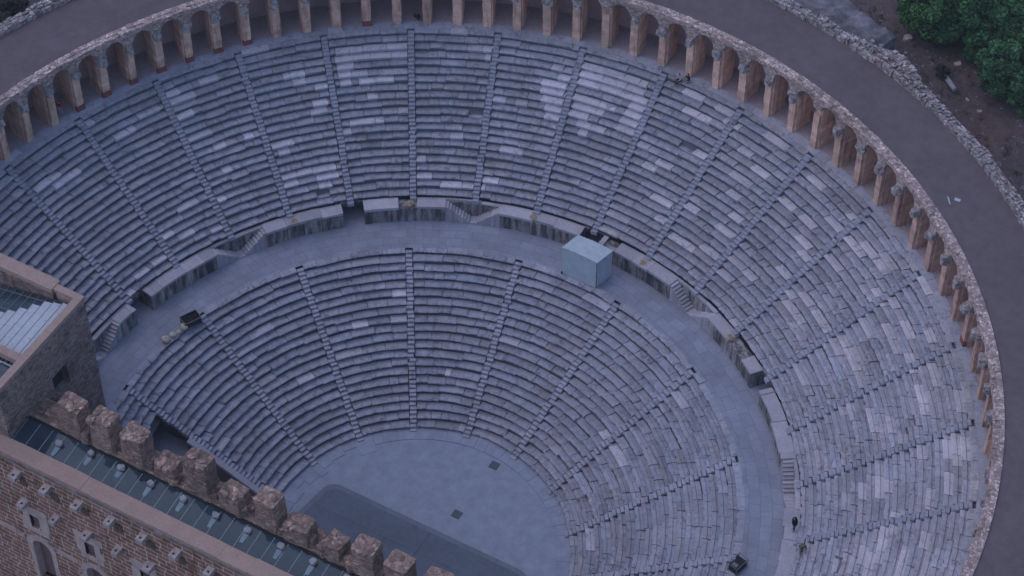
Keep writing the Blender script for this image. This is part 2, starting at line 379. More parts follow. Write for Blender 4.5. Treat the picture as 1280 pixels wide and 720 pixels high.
def seat_block(mb, r, z, d, h, pa, pb, tint, clean, rr, last=False):
    """one length of stone bench: worn lip, hollow riser, slightly sunk foot space behind"""
    L = R(pb-pa)*r
    dr = rr.gauss(0, .045); dz = rr.gauss(0, .026)+.04*noise.noise(Vector((r, pa*.25, 3)))
    if clean: dr *= .35; dz = dz*.3+.012
    tilt = rr.gauss(0, .012)
    n = max(1, int(L/(.6 if clean else .26)+.5))
    ga = degrees(.016/r)
    rings = []
    for i in range(n+1):
        p = pa+ga+(pb-pa-2*ga)*i/n
        zz = z+dz+tilt*(i/n-.5)*2
        if clean: c1 = c2 = c3 = 0.0
        else:
            c1 = abs(rr.gauss(0, .05))+(rr.uniform(.08, .28) if rr.random() < .25 else 0)
            c2 = c1*.45+abs(rr.gauss(0, .018)); c3 = abs(rr.gauss(0, .025))
        q = r+dr; k = len(mb.v)
        und = .33 if not clean else .22
        pr = [(q+d+.20, zz-.075), (q+.47, zz-.07), (q+.40, zz), (q+.05+c1, zz-c1*.12),
              (q+c2, zz-.045-c1*.25), (q+.02+c2*.6+c3, zz-.11), (q+und, zz-.16), (q+und, z-h-.05)]
        if last: pr[0] = (q+d, zz); pr[1] = (q+.5, zz)
        mb.v += [P(a, p, b) for a, b in pr]; rings.append(k)
    m = 8
    for a, b in zip(rings, rings[1:]):
        f = 1 if clean else rr.uniform(.93, 1.07)
        for i in range(m-1):
            g = f*(rr.uniform(.94, 1.05) if not clean else 1)
            mb.face((a+i, a+i+1, b+i+1, b+i), tuple(x*g for x in tint))
    for k, fl in ((rings[0], 1), (rings[-1], 0)):
        for idx in ((0, 1, 2, 3), (3, 4, 5, 6), (0, 3, 6, 7)):
            ii = [k+i for i in idx]; mb.face(ii[::-1] if fl else ii, tuple(x*.95 for x in tint))

def seat_row(t, j, pa, pb, parent):
    r, z, d, h = row(t, j)
    rr = random.Random(hash((t == 'l', j, round(pa*10))) & 0xffffff)
    rng = [(max(a, pa), min(b, pb)) for a, b in LIGHT.get((t, j), []) if min(b, pb)-max(a, pa) > .5]
    cuts = sorted({pa, pb} | {x for ab in rng for x in ab})
    mb = MB(); hue = rr.gauss(1, .035)
    last = (j == 20)
    for a, b in zip(cuts, cuts[1:]):
        mid = (a+b)/2; pale = any(x <= mid <= y for x, y in rng)
        L = R(b-a)*r; c = 0.0
        while L-c > 1e-4:
            l = rr.uniform(.8, 2.8) if not pale else rr.uniform(1.4, 2.6)
            if L-c-l < .6: l = L-c
            s = a+degrees(c/r); e = a+degrees((c+l)/r); c += l
            pm = (s+e)/2
            x = rr.random(); w = rr.gauss(0, .018)
            up = t == 'u'
            pn = (.025+.03*(pm > 5)+.04*(pm > 40)+.03*(j > 15)) if up else .012
            if pale: v = rr.gauss(1.46 if pm < 25 else 1.40, .04); w = .05; cl = True
            elif x < pn: v = rr.gauss(1.27, .08); w = .04; cl = True
            else: v = max(.62, rr.gauss((.90 if up else .91)+(.10 if up and pm > 35 else 0), .055)); cl = False
            v *= hue
            if up: w += .012+.022*min(1, max(0, (pm+20)/60))
            zb = z-(.3 if not pale and rr.random() < .006 and e-s < 2.5 else 0)
            seat_block(mb, r, zb, d, h, s, e, (v*(1+w), v, v*(1-w)), cl, rr, last)
    return mb.build('seat_row', 'seat_stone', parent)

def seat_wedge(t, pa, pb, label, rows=range(21), halfw=.345, ends=(1, 1)):
    rs = [row(t, j) for j in rows]
    mid = (pa+pb)/2; r, z, _, _ = rs[0]
    w = thing('seating_wedge', label, 'stone seating', P(r, mid, z),
              'wedges of stone seats in the lower tier' if t == 'l' else 'wedges of stone seats in the upper tier')
    for j in rows:
        r = row(t, j)[0]; dl = degrees(halfw/r)
        seat_row(t, j, pa+dl*ends[0], pb-dl*ends[1], w)
    return w

LS = 10.6; US = 10.3
# ---- lower tier
LOW = {-8: 'lower tier wedge at its ragged end, next to the passage behind the crenellated wall',
       -6: 'lower tier wedge below the black case and the pale yellow sacks',
       -4: 'lower tier wedge facing the plain podium wall stretch with the open doorway further up',
       -2: 'lower tier wedge facing the V-shaped podium stairs left of the booth',
       0: 'lower tier wedge straight in front of the white booth',
       2: 'lower tier wedge between the white booth and the steep podium stairs on its right',
       4: 'lower tier wedge facing the podium doorway on the right-hand side',
       6: 'lower tier wedge lying nearest the person in black on the podium, at the bottom right',
       8: 'lower tier wedge at the bottom edge below the black framed stand'}
LOW[-4] = 'lower tier wedge right of the black case, opposite the doorway in the podium wall'
for k, lab in LOW.items():
    pa, pb = (k-1)*LS, (k+1)*LS
    if near_view([P(20, pa, 4), P(20, pb, 4), P(27, pa, 8.6)], 40): seat_wedge('l', pa, pb, lab)
seat_wedge('l', -107, -9*LS, 'short stub of lower tier seats running over the vaulted passage towards the stone tower', range(16, 21), ends=(0, 1))

# ---- upper tier: the 20 wedges, those the photograph can see
UPL = {-10: 'upper tier wedge half hidden behind the tower with the glass roof',
       -9: 'upper tier wedge rising directly beside the corner of the glass-roofed tower',
       -8: 'upper tier wedge above the dark podium doorway nearest the tower',
       -7: 'upper tier wedge topped by the plain piers where the person in red stands',
       -6: 'upper tier wedge above the niche stairs left of the open doorway, red-footed piers above',
       -5: 'upper tier wedge between the red-footed piers and the ledge with yellow tuft',
       -4: 'upper tier wedge above the open doorway, with two long pale rows near its top',
       -3: 'upper tier wedge with a person crouching at its top, right of the long straight stairway',
       -2: 'upper tier wedge above the V-shaped podium stairs left of the booth',
       -1: 'upper tier wedge with new pale blocks along one side, just left above the booth',
       0: 'upper tier wedge whose top rows are the largest patch of new pale stone',
       1: 'upper tier wedge with the seated couple at its top edge',
       2: 'upper tier wedge above the narrow podium stairs right of the booth',
       3: 'upper tier wedge running down to the podium stretch right of the narrow stairs',
       4: 'upper tier wedge above the podium doorway on the right',
       5: 'upper tier wedge dotted with big pale blocks halfway up, below the terrace plate',
       6: 'upper tier wedge right of the last doorway, with crumbling pier stubs above it',
       7: 'upper tier wedge ending at a bright paved patch beside the crumbling piers',
       8: 'upper tier wedge near the bottom right with the person in black at its foot',
       9: 'upper tier wedge cut off by the bottom right corner'}
for k, lab in UPL.items():
    pa, pb = k*US, (k+1)*US
    pts = [P(r, p, z) for r, z in ((33, 11), (39, 15), (45, 19.6)) for p in (pa, pb)]
    if near_view(pts, 60): seat_wedge('u', pa, pb, lab)

# ---- radial stairways
def step_mesh(w, d, h, seed):
    mb = MB(); rr = random.Random(seed); j = lambda s=.02: rr.uniform(-s, s)
    x, y = w/2, d/2; c = .025
    lo = [(-x, -y, -h), (x, -y, -h), (x, y, -h), (-x, y, -h)]
    md = [(-x+j(), -y+j(), -c), (x+j(), -y+j(), -c), (x, y, -c), (-x, y, -c)]
    up = [(-x+c+j(), -y+c+j(), j(.012)), (x-c+j(), -y+c+j(), j(.012)), (x-c, y, j(.012)), (-x+c, y, j(.012))]
    mb.v = lo+md+up
    for a, b in ((0, 4), (4, 8)):
        for i in range(4):
            k = (i+1) % 4; mb.face((a+i, a+k, b+k, b+i))
    mb.face((8, 9, 10, 11)); mb.face((3, 2, 1, 0))
    for i in range(len(mb.t)): mb.t[i] = tuple([rr.uniform(.84, 1.06)]*3)
    return mb
STEP = {}
for t, d in (('l', LD/2-.045), ('u', UD/2-.045)):
    for s in range(5):
        o = step_mesh(.60, d, .42, s+ord(t)).build('step', 'seat_stone'); STEP[t, s] = o.data; bpy.data.objects.remove(o)
def stairway(t, phi, label, jmin=0):
    r0, z0, d, h = row(t, jmin)
    rr = random.Random(int(phi*10)+1000)
    th = thing('stairway', label, 'stairway', P(r0, phi, z0),
               'stairways between the lower seats' if t == 'l' else 'stairways between the upper seats', rz=-R(phi))
    for j in range(jmin, 21):
        r, z, d, h = row(t, j)
        for q, (rc, zc) in enumerate(((r-d*.25, z-h/2), (r+d*.25, z))):
            o = bpy.data.objects.new('step', STEP[t, rr.randrange(5)]); COL.objects.link(o); o.parent = th
            o.location = (rr.gauss(0, .03), rc-r0+rr.gauss(0, .02), zc-z0-.03+rr.gauss(0, .014))
            o.rotation_euler = (0, 0, rr.gauss(0, .03))
LST = {-9: 'stepped edge of the lower tier beside the smooth sloping coping above the dark passage wall',
       -7: 'lower stairway that starts at the black case on the walkway',
       -5: 'lower stairway reaching the walkway between the black case and the open podium doorway',
       -3: 'lower stairway that looks vertical, continuing the long straight flight above the walkway',
       -1: 'lower stairway reaching the walkway just left of the white booth',
       1: 'lower stairway reaching the walkway just right of the white booth',
       3: 'lower stairway reaching the walkway opposite the narrow podium stairs',
       5: 'lower stairway reaching the walkway opposite the right-hand podium doorway',
       7: 'lower stairway with the black framed stand at its upper end, bottom right',
       9: 'lower stairway at the far right edge by the stage'}
for k, lab in LST.items():
    if near_view([P(20, k*LS, 4), P(27, k*LS, 8)], 30): stairway('l', k*LS, lab)
UST = {-10: 'upper stairway at the end of the tier behind the tower',
       -9: 'upper stairway disappearing behind the glass-roofed tower',
       -8: 'upper stairway ending at the dark doorway nearest the tower',
       -7: 'upper stairway starting below the plain piers by the person in red',
       -6: 'upper stairway reaching the podium left of the niche stairs, red-footed piers above',
       -5: 'upper stairway starting below the last red-footed piers and ending by the ledge tuft',
       -4: 'upper stairway left of the two long pale rows, ending beside the open doorway',
       -3: 'upper stairway that looks vertical, right of the two long pale rows',
       -2: 'upper stairway ending right above the V-shaped podium stairs',
       -1: 'upper stairway passing left of the big pale patch towards the ledge left of the booth',
       0: 'upper stairway through the big pale patch, ending behind the white booth',
       1: 'upper stairway on the right side of the big pale patch, starting near the seated couple',
       2: 'upper stairway ending above the narrow podium stairs right of the booth',
       3: 'upper stairway ending between the narrow podium stairs and the right-hand doorway',
       4: 'upper stairway ending at the right-hand podium doorway, broad pale slabs at its top',
       5: 'upper stairway just below the right-hand doorway, dark notches along one side',
       6: 'upper stairway ending over the right podium steps, bright paved patch at its top',
       7: 'upper stairway that comes down beside the person in black',
       8: 'upper stairway at the bottom right corner'}
for k, lab in UST.items():
    if near_view([P(33, k*US, 11), P(39, k*US, 15), P(45, k*US, 19.6)], 30): stairway('u', k*US, lab)

# sloping coping + dark end wall of the lower tier (left end)
t = thing('end_wall', 'dark end wall of the lower seats with a smooth pale sloping coping', 'wall', P(13.5, -97.6, 0))
mb = MB()
pts = []
for i in range(19):
    r = 13.7+i*(21.6-13.7)/18; z = LZ0+LH*(r-LR0)/LD+.10
    pts.append((P(r, -9*LS, 0), z, r))
def side(q, off): return (q[0], q[1]-off)
for (a, za, _), (b, zb, _) in zip(pts, pts[1:]):
    (ax, ay), (bx, by) = side(a, .38), side(b, .38); (cx, cy), (dx, dy) = side(a, .92), side(b, .92)
    mb.hexa([(bx, by, zb-.35), (ax, ay, za-.35), (cx, cy, za-.35), (dx, dy, zb-.35), (bx, by, zb), (ax, ay, za), (cx, cy, za), (dx, dy, zb)], tuple([rnd.uniform(1.02, 1.12)]*3))
mb.build('coping', 'coping_stone', t)
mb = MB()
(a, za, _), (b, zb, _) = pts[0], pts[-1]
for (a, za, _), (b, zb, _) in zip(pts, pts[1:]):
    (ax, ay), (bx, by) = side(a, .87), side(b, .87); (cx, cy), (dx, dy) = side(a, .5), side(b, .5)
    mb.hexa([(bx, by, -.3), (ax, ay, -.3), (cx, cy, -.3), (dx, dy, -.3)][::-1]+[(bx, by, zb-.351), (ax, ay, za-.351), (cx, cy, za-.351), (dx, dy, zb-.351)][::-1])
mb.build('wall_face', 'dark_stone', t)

# ---- packed core below the seats (keeps joints closed)
mb = MB()
def cone(pr, pa, pb, step=3):
    n = int((pb-pa)/step+.5); base = len(mb.v); m = len(pr)
    for i in range(n+1):
        p = pa+(pb-pa)*i/n
        mb.v += [P(r, p, z) for r, z in pr]
    for i in range(n):
        for q in range(m-1):
            a = base+i*m+q; mb.face((a, a+1, a+m+1, a+m))
cone([(13.75, -.2), (13.8, -.1), (27.9, 8.1), (28.4, 8.3)], -95.6, 97)
cone([(24.7, 5.6), (27.9, 8.1), (28.4, 8.3)], -107, -95.6)
cone([(33.0, 10.52), (33.3, 10.85), (45.7, 19.2), (46.2, 19.4)], -104, 104)
struct(mb.build('seating_bank', 'bank'))
# vaulted passage under the left stub
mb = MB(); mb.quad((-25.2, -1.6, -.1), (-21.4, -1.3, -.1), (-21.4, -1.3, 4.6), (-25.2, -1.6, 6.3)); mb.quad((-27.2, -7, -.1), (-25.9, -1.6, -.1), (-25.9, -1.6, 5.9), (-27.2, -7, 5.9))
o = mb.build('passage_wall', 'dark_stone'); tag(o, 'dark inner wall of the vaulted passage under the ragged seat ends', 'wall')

mb = MB(); mb.box(-27.5, -21.6, -9, -1.62, -.2, 2.9); struct(mb.build('passage_landing', 'orchestra_stone'))
# ---- walkway, orchestra, gallery floor, terrace
mb = MB(); mb.ring(28.05, 37.5, -107, 104, ZD-.012, step=1.5, nr=6); struct(mb.build('walkway', 'walk_paving'))
mb = MB()
mb.ring(0, 14.2, -180, 180, 0, step=3, nr=4); struct(mb.build('orchestra_floor', 'orchestra_stone'))
mb = MB(); p = -100.0
while p < 100:
    q = min(100, p+rnd.uniform(3.5, 7.5)); a = degrees(.012/12.8)
    inner = 12.36 if p > -55 else 12.36+rnd.uniform(-.9, .6)
    z = .06+rnd.gauss(0, .008)
    mb.arcbox(inner, 13.95, p+a, q-a, -.3, z, tuple([rnd.gauss(1.0, .03)]*3)); p = q
struct(mb.build('orchestra_kerb', 'orchestra_stone'))
mb = MB(); mb.ring(46.72, 50.1, -106, 106, ZG-.02, step=1.5); struct(mb.build('gallery_floor_path', 'gallery_floor'))
mb = MB(); p = -104.0
while p < 104:
    q = min(104, p+degrees(rnd.uniform(1.2, 3)/46)); v = rnd.gauss(1.04, .08); mb.arcbox(45.9, 46.78+rnd.gauss(0, .04), p+.012, q-.012, ZG-.2, ZG+rnd.gauss(.01, .012), (v, v, v)); p = q
struct(mb.build('gallery_edge_path', 'seat_stone'))
mb = MB(); mb.quad((-45, -13.55, -.03), (45, -13.55, -.03), (45, 3.2, -.03), (-45, 3.2, -.03)); struct(mb.build('passage_ground', 'orchestra_stone'))
mb = MB(); mb.ring(46.9, 53.3, -107, 107, ZT, step=1.0, nr=3); struct(mb.build('terrace_path', 'terrace'))
mb = MB()
for r, a, b in ((50.05, -66.2, -61.3), (50.15, -74.2, -72.2), (48.6, 77.5, 84), (51.2, 30, 33)):
    mb.ring(r, r+.05, a, b, ZT+.004, step=1)
struct(mb.build('terrace_path_joints', 'dark_stone'))
# ---------------------------------------------------------------- podium wall between the doorways
RW = 31.39
DW = degrees(1.0/RW)                       # half width of a doorway
def coping_run(th, pa, pb, r0, r1, z0, z1, bright=1.0):
    mb = MB(); p = pa
    while p < pb-.05:
        q = p+degrees(rnd.uniform(1.3, 3.4)/r0)
        if pb-q < 1.2: q = pb
        g = degrees(.012/r0); dz = rnd.gauss(0, .03); dr = rnd.gauss(0, .06); v = rnd.gauss(1.0, .09)*bright
        if not (rnd.random() < .10 and q-p < 4.5): mb.arcbox(r0+dr, r1, p+g, q-g, z0, z1+dz, (v, v, v*1.01))
        p = q
    return mb.build('coping', 'coping_stone', th)
def wall_run(th, pa, pb, r0, r1, z0, z1, name='wall_face'):
    mb = MB(); p = pa
    while p < pb-.05:
        q = p+degrees(rnd.uniform(.7, 1.7)/r0)
        if pb-q < .8: q = pb
        g = degrees(.008/r0); dr = rnd.gauss(0, .025); v = rnd.gauss(1, .17)
        zm = z1-.28
        mb.arcbox(r0+dr, r1, p+g, q-g, z0, z1, (v, v*.99, v*.97)); p = q
    return mb.build(name, 'podium_stone', th)
def podium(pa, pb, ps, label, side=0):
    """one stretch of wall; ps = bearing of its stairs: two flights meeting on a landing before a niche"""
    th = thing('podium_wall', label, 'wall', P(RW, (pa+pb)/2, ZD), 'podium walls behind the walkway')
    nst = 8; run = .27; land = .75; hs = degrees((land/2+nst*run)/RW)
    runs = [(pa, ps-hs), (ps+hs, pb)]
    for a, b in runs:
        if b-a < .3: continue
        wall_run(th, a, b, RW+.06, RW+1.2, ZD-.1, ZP-.28)
        coping_run(th, a, b, RW-.05, UR0+.06, ZP-.28, ZP)
    wall_run(th, ps-hs, ps+hs, RW+.92, RW+1.2, ZD-.1, ZP-.2, 'niche_wall')
    coping_run(th, ps-hs, ps+hs, RW+.90, UR0+.06, ZP-.2, ZP)
    mb = MB(); mb.arcbox(RW+.02, RW+.94, ps-degrees(land/2/RW), ps+degrees(land/2/RW), ZD-.1, ZD+.10); mb.build('landing', 'coping_stone', th)
    rise = (ZP-ZD-.1)/(nst+.5)
    for s in (-1, 1):
        for i in range(nst):
            a = ps+s*degrees((land/2+i*run)/RW); b = ps+s*degrees((land/2+(i+1)*run-.006)/RW)
            v = rnd.gauss(1.0, .1); mb = MB()
            mb.arcbox(RW+.03+rnd.uniform(-.03, .04), RW+.93, min(a, b), max(a, b), ZD-.1, ZD+.1+(i+1)*rise+rnd.gauss(0, .01), (v, v, v))
            mb.build('step', 'coping_stone', th)
VOM = (-81, -41, 0, 41, 81)
podium(-104, VOM[0]-DW, -91.2, 'podium wall with small steps beside the glass-roofed tower')
podium(VOM[0]+DW, VOM[1]-DW, -61, 'stained podium wall with a niche and stairs, left of the open doorway')
podium(VOM[1]+DW, VOM[2]-DW, -20.8, 'podium wall with V-shaped stairs left of the white booth')
podium(VOM[2]+DW, VOM[3]-DW, 21.3, 'podium wall with narrow stairs right of the white booth')
podium(VOM[3]+DW, VOM[4]-DW, 61.3, 'podium wall with steps and bright coping beside the person in black')

VL = {-81: 'dark doorway in the podium wall nearest the tower', -41: 'open doorway in the podium wall with lit floor, opposite the middle lower seats',
      0: 'doorway in the podium wall hidden behind the white booth', 41: 'doorway in the podium wall on the right-hand curve'}
for p, lab in VL.items():
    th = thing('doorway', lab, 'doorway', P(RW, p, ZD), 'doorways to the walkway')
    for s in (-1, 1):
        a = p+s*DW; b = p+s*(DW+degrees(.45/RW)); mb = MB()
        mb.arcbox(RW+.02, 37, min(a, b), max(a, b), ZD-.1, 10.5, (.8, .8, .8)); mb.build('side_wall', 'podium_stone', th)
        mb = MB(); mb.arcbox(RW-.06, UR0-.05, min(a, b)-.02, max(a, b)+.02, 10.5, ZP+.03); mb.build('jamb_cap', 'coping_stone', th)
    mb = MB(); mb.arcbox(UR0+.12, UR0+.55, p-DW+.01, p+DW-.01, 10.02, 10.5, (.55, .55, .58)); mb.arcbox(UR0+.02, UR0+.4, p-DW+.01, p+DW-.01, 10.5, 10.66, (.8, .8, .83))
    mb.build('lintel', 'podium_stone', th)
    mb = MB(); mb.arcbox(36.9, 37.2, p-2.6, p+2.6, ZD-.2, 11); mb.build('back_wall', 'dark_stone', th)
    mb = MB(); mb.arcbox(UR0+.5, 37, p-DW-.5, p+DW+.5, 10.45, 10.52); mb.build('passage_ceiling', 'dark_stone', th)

# ---------------------------------------------------------------- arcade round the top
AR = thing('arcade_gallery', 'arcade of stone piers and arches along the top of the seats, terrace on its roof', 'arcade', P(46.5, 0, ZG))
RF = 46.5; BAY = 3.495; CH = degrees(1.0/RF)
K0 = -81.4
bays = [k for k in range(-7, 54)]
ZSP = ZG+4.85
for k in bays:
    ph = K0+BAY*k
    if not near_view([P(RF, ph, ZG), P(RF, ph, ZT)], 90): continue
    rr = random.Random(900+k)
    hw = degrees((.45+rr.uniform(-.03, .05))/RF); pw = degrees((.35+rr.uniform(-.03, .03))/RF)
    ruined = ph > 62 and rr.random() < .5
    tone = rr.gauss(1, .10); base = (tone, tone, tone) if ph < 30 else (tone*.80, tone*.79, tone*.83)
    mb = MB()
    # pier body (deep) built of courses, and the narrower pilaster in front of it
    def course_stack(r0, r1, w, z0, z1, seed):
        q = random.Random(seed); z = z0
        while z < z1-.02:
            h = q.uniform(.38, .62); e = min(z+h, z1)
            if z1-e < .2: e = z1
            v = q.gauss(1, .07); j = lambda: q.uniform(-.035, .035)
            j1, j2, j3, j4 = j(), j(), j(), j()
            mb.arcbox(r0+j1*.7, r1, ph-w-degrees(j2*.6/RF), ph+w+degrees(j3*.6/RF), z, e, tuple(x*v for x in base), step=9)
            z = e
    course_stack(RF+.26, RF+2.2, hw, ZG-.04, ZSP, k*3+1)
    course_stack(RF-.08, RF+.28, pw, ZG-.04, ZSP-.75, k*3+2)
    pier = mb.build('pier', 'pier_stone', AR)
    if not (ruined or rr.random() < .12):
        mb = MB(); x, y, _ = P(RF-.02, ph)
        big = rr.uniform(.8, 1.2)
        mb.rough(x, y, ZSP-.62-rr.uniform(0, .3), ZSP+.1, .37*big, .36, -R(ph), .09, (4, 3, 4), 40+k, top=.10)
        for q in range(rr.choice((2, 3, 4))):
            x3, y3, _ = P(RF-rr.uniform(.1, .42), ph+degrees(rr.uniform(-.4, .4)/RF)); s3 = rr.uniform(.12, .24); z3 = ZSP-rr.uniform(.05, .75)
            mb.rough(x3, y3, z3-s3, z3+s3, s3, s3*rr.uniform(.7, 1.3), rr.uniform(0, 3), .06, (2, 2, 2), 900+k*5+q, tuple([rr.uniform(.7, 1.35)]*3), top=.06)
        if rr.random() < .8:
            x2, y2, _ = P(RF-.30*big, ph+degrees(rr.uniform(-.14, .14)/RF))
            mb.rough(x2, y2, ZSP-.55-rr.uniform(0, .45), ZSP+.0, .27, .30, -R(ph)+rr.uniform(-.2, .2), .06, (2, 2, 2), 90+k, top=.06)
        mb.build('capital', 'capital_stone', pier)
    if -72 < ph < -47 or k in (13, 38):
        mb = MB(); mb.arcbox(RF-.13, RF-.06, ph-pw*1.12, ph+pw*1.12, ZG-.02, ZG+.62, step=9)
        for s in (-1, 1):
            a, b = ph+s*pw*1.05, ph+s*pw*1.2; mb.arcbox(RF-.12, RF+.2, min(a, b), max(a, b), ZG-.02, ZG+.6, step=9)
        o = mb.build('painted_foot', 'red_paint', pier); o['label'] = 'pier foot painted dull red'
    # arch over the bay to the next pier: front face, soffit and back
    clear = BAY-2*hw; pa = ph+hw; n = 10
    if not near_view([P(RF, ph+BAY/2, ZT)], 110): continue
    mb = MB(); r0, r1 = RF-.12, RF+2.2
    prof = [(pa+clear*(.5-.5*cos(pi*i/n)), ZSP+.98*sin(pi*i/n)*(1+rr.uniform(-.02, .02))) for i in range(n+1)]
    zt = ZT-.32
    for (a, za), (b, zb) in zip(prof, prof[1:]):
        mb.quad(P(r0, a, za), P(r0, b, zb), P(r0, b, zt), P(r0, a, zt))
        mb.quad(P(r1, b, zb), P(r1, a, za), P(r1, a, zt), P(r1, b, zt))
        mb.quad(P(r0, b, zb), P(r0, a, za), P(r1, a, za), P(r1, b, zb), (.9, .8, .75))
    for a, b in ((ph-.02, pa), (pa+clear, ph+BAY+.02)):
        mb.quad(P(r0, a, ZSP-.03), P(r0, b, ZSP-.03), P(r0, b, zt), P(r0, a, zt))
        mb.quad(P(r1, b, ZSP-.03), P(r1, a, ZSP-.03), P(r1, a, zt), P(r1, b, zt))
    mb.build('arch', 'rubble_arcade', AR)
# coping along the terrace edge: rows of small rough stones
mb = MB()
for ring_, (ra, rb, top) in enumerate(((46.16, 46.50, ZT+.06), (46.50, 46.98, ZT+.12))):
    p = -104.0
    while p < 104:
        q = p+degrees(rnd.uniform(.35, 1.1)/46.5); g = degrees(.01/46.5); v = rnd.gauss(1, .13)
        if near_view([P(46.5, p, ZT)], 90):
            mb.arcbox(ra-(rnd.uniform(0, .10) if ring_ == 0 else -.004), rb, p+g, q-g, ZT-.34, top+rnd.gauss(0, .022 if ring_ else .035), (v*1.03, v*.98, v*.96), step=9)
        p = q
mb.build('coping', 'rubble_arcade', AR)
mb = MB(); mb.arcbox(49.9, 50.3, -105, 105, ZG-.2, ZT-.1, step=1.7); mb.build('back_wall', 'gallery_plaster', AR)
mb = MB(); mb.arcbox(RF+1.2, 50, -105, 105, ZT-.30, ZT-.12, step=1.7); mb.build('gallery_ceiling', 'gallery_plaster', AR)

# outer parapet of the terrace
t = thing('parapet_wall', 'long rough rubble parapet along the outer edge of the brown terrace', 'wall', P(53.2, 0, ZT))
mb = MB(); p = -80.0
while p < 75:
    L = rnd.uniform(.25, .6); q = p+degrees(L/53)
    if near_view([P(53.2, p, ZT)], 110):
        r = 52.86; bul = math.exp(-((p-22)/3.0)**2)
        wid = 1.08+.2*noise.noise(Vector((p*.35, 2, 0)))+1.1*bul
        hgt = .62+.28*noise.noise(Vector((p*.5, 7, 0)))+.35*bul
        m = 4 if wid < 1.4 else 6
        for i in range(m):
            a = r+wid*i/m; b = r+wid*(i+1)/m-.02; v = rnd.gauss(1, .17)
            cen = abs((i+.5)/m-.5)*2
            z1 = ZT+hgt*(1-.25*cen)+rnd.gauss(0, .07)-.55*bul*(i in (1, 2))
            g = degrees(.015/53)
            mb.arcbox(a+rnd.gauss(0, .04), b, p+g+rnd.gauss(0, .04), q-g+rnd.gauss(0, .04), ZT-.5, z1, (v*(1+.05*bul), v, v*(1-.02*bul)), step=9)
    p = q
mb.build('wall_top', 'rubble_pale', t)
mb = MB(); mb.arcbox(53.0, 53.7, -80, 75, 12, ZT-.4, step=1.5); mb.build('wall_face', 'rubble_outer', t)
mb = MB()
for i in range(26):
    p = 22+rnd.gauss(0, 2.2); r = 53.6+abs(rnd.gauss(0, .4)); x, y, _ = P(r, p)
    s = rnd.uniform(.12, .32); v = rnd.gauss(1, .2); mb.rough(x, y, ZT+.1, ZT+.35+s*rnd.uniform(.6, 1.6), s, s*.8, rnd.uniform(0, 3), .05, (2, 2, 2), 300+i, (v*.95, v*.93, v*.93), top=.05)
mb.build('ruined_hump', 'rubble_pale', t)

# small pale plate on the terrace
t = thing('post_bracket', 'small white metal plate with a leaning rail on the brown terrace', 'bracket', (30.85, 37.86, ZT))
mb = MB(); mb.box(31.0, 31.5, 37.65, 37.95, ZT+.02, ZT+.09); mb.build('plate', 'white_metal', t)
mb = MB(); mb.hexa([(30.35, 37.75, ZT+.01), (30.47, 37.75, ZT+.01), (30.95, 37.05, ZT+.01), (30.83, 37.05, ZT+.01), (30.35, 37.75, ZT+.07), (30.47, 37.75, ZT+.07), (30.95, 37.05, ZT+.07), (30.83, 37.05, ZT+.07)]); mb.build('rail', 'white_metal', t)

# ---------------------------------------------------------------- stage building
SB = thing('stage_building', 'long stage building with brown coursed stone facade, glazed roof strip and broken masonry stumps', 'building', (-10, -18, 0))
FY = -19.7
XL, XR = -52.0, 30.0
def wall_holes(mb, y, x0, x1, z0, z1, holes, depth):
    xs = sorted({x0, x1} | {h[0] for h in holes} | {h[1] for h in holes}); zs = sorted({z0, z1} | {h[2] for h in holes} | {h[3] for h in holes})
    for xa, xb in zip(xs, xs[1:]):
        for za, zb in zip(zs, zs[1:]):
            if any(h[0]-1e-6 <= xa and xb <= h[1]+1e-6 and h[2]-1e-6 <= za and zb <= h[3]+1e-6 for h in holes): continue
            mb.quad((xa, y, za), (xb, y, za), (xb, y, zb), (xa, y, zb))
    for a, b, c, d in holes:
        Y = y+depth
        mb.quad((a, y, c), (a, Y, c), (a, Y, d), (a, y, d)); mb.quad((b, Y, c), (b, y, c), (b, y, d), (b, Y, d))
        mb.quad((a, y, d), (a, Y, d), (b, Y, d), (b, y, d)); mb.quad((a, Y, c), (a, y, c), (b, y, c), (b, Y, c))
WX = [-24.15, -18.6, -13.05, -7.5, -1.95]
holes = [(x-.5, x+.5, 10.75, 12.45) for x in WX]+[(x-1.0, x+1.0, 3.0, 8.9) for x in WX]
mb = MB(); wall_holes(mb, FY, XL, XR, -1.5, 19.6, holes, .45)
mb.quad((XR, FY, -1.5), (XR, -18.2, -1.5), (XR, -18.2, 19.6), (XR, FY, 19.6))
mb.quad((XL, -18.2, -1.5), (XR, -18.2, -1.5), (XR, -18.2, 19.6), (XL, -18.2, 19.6))
mb.build('facade_wall', 'ashlar', SB)
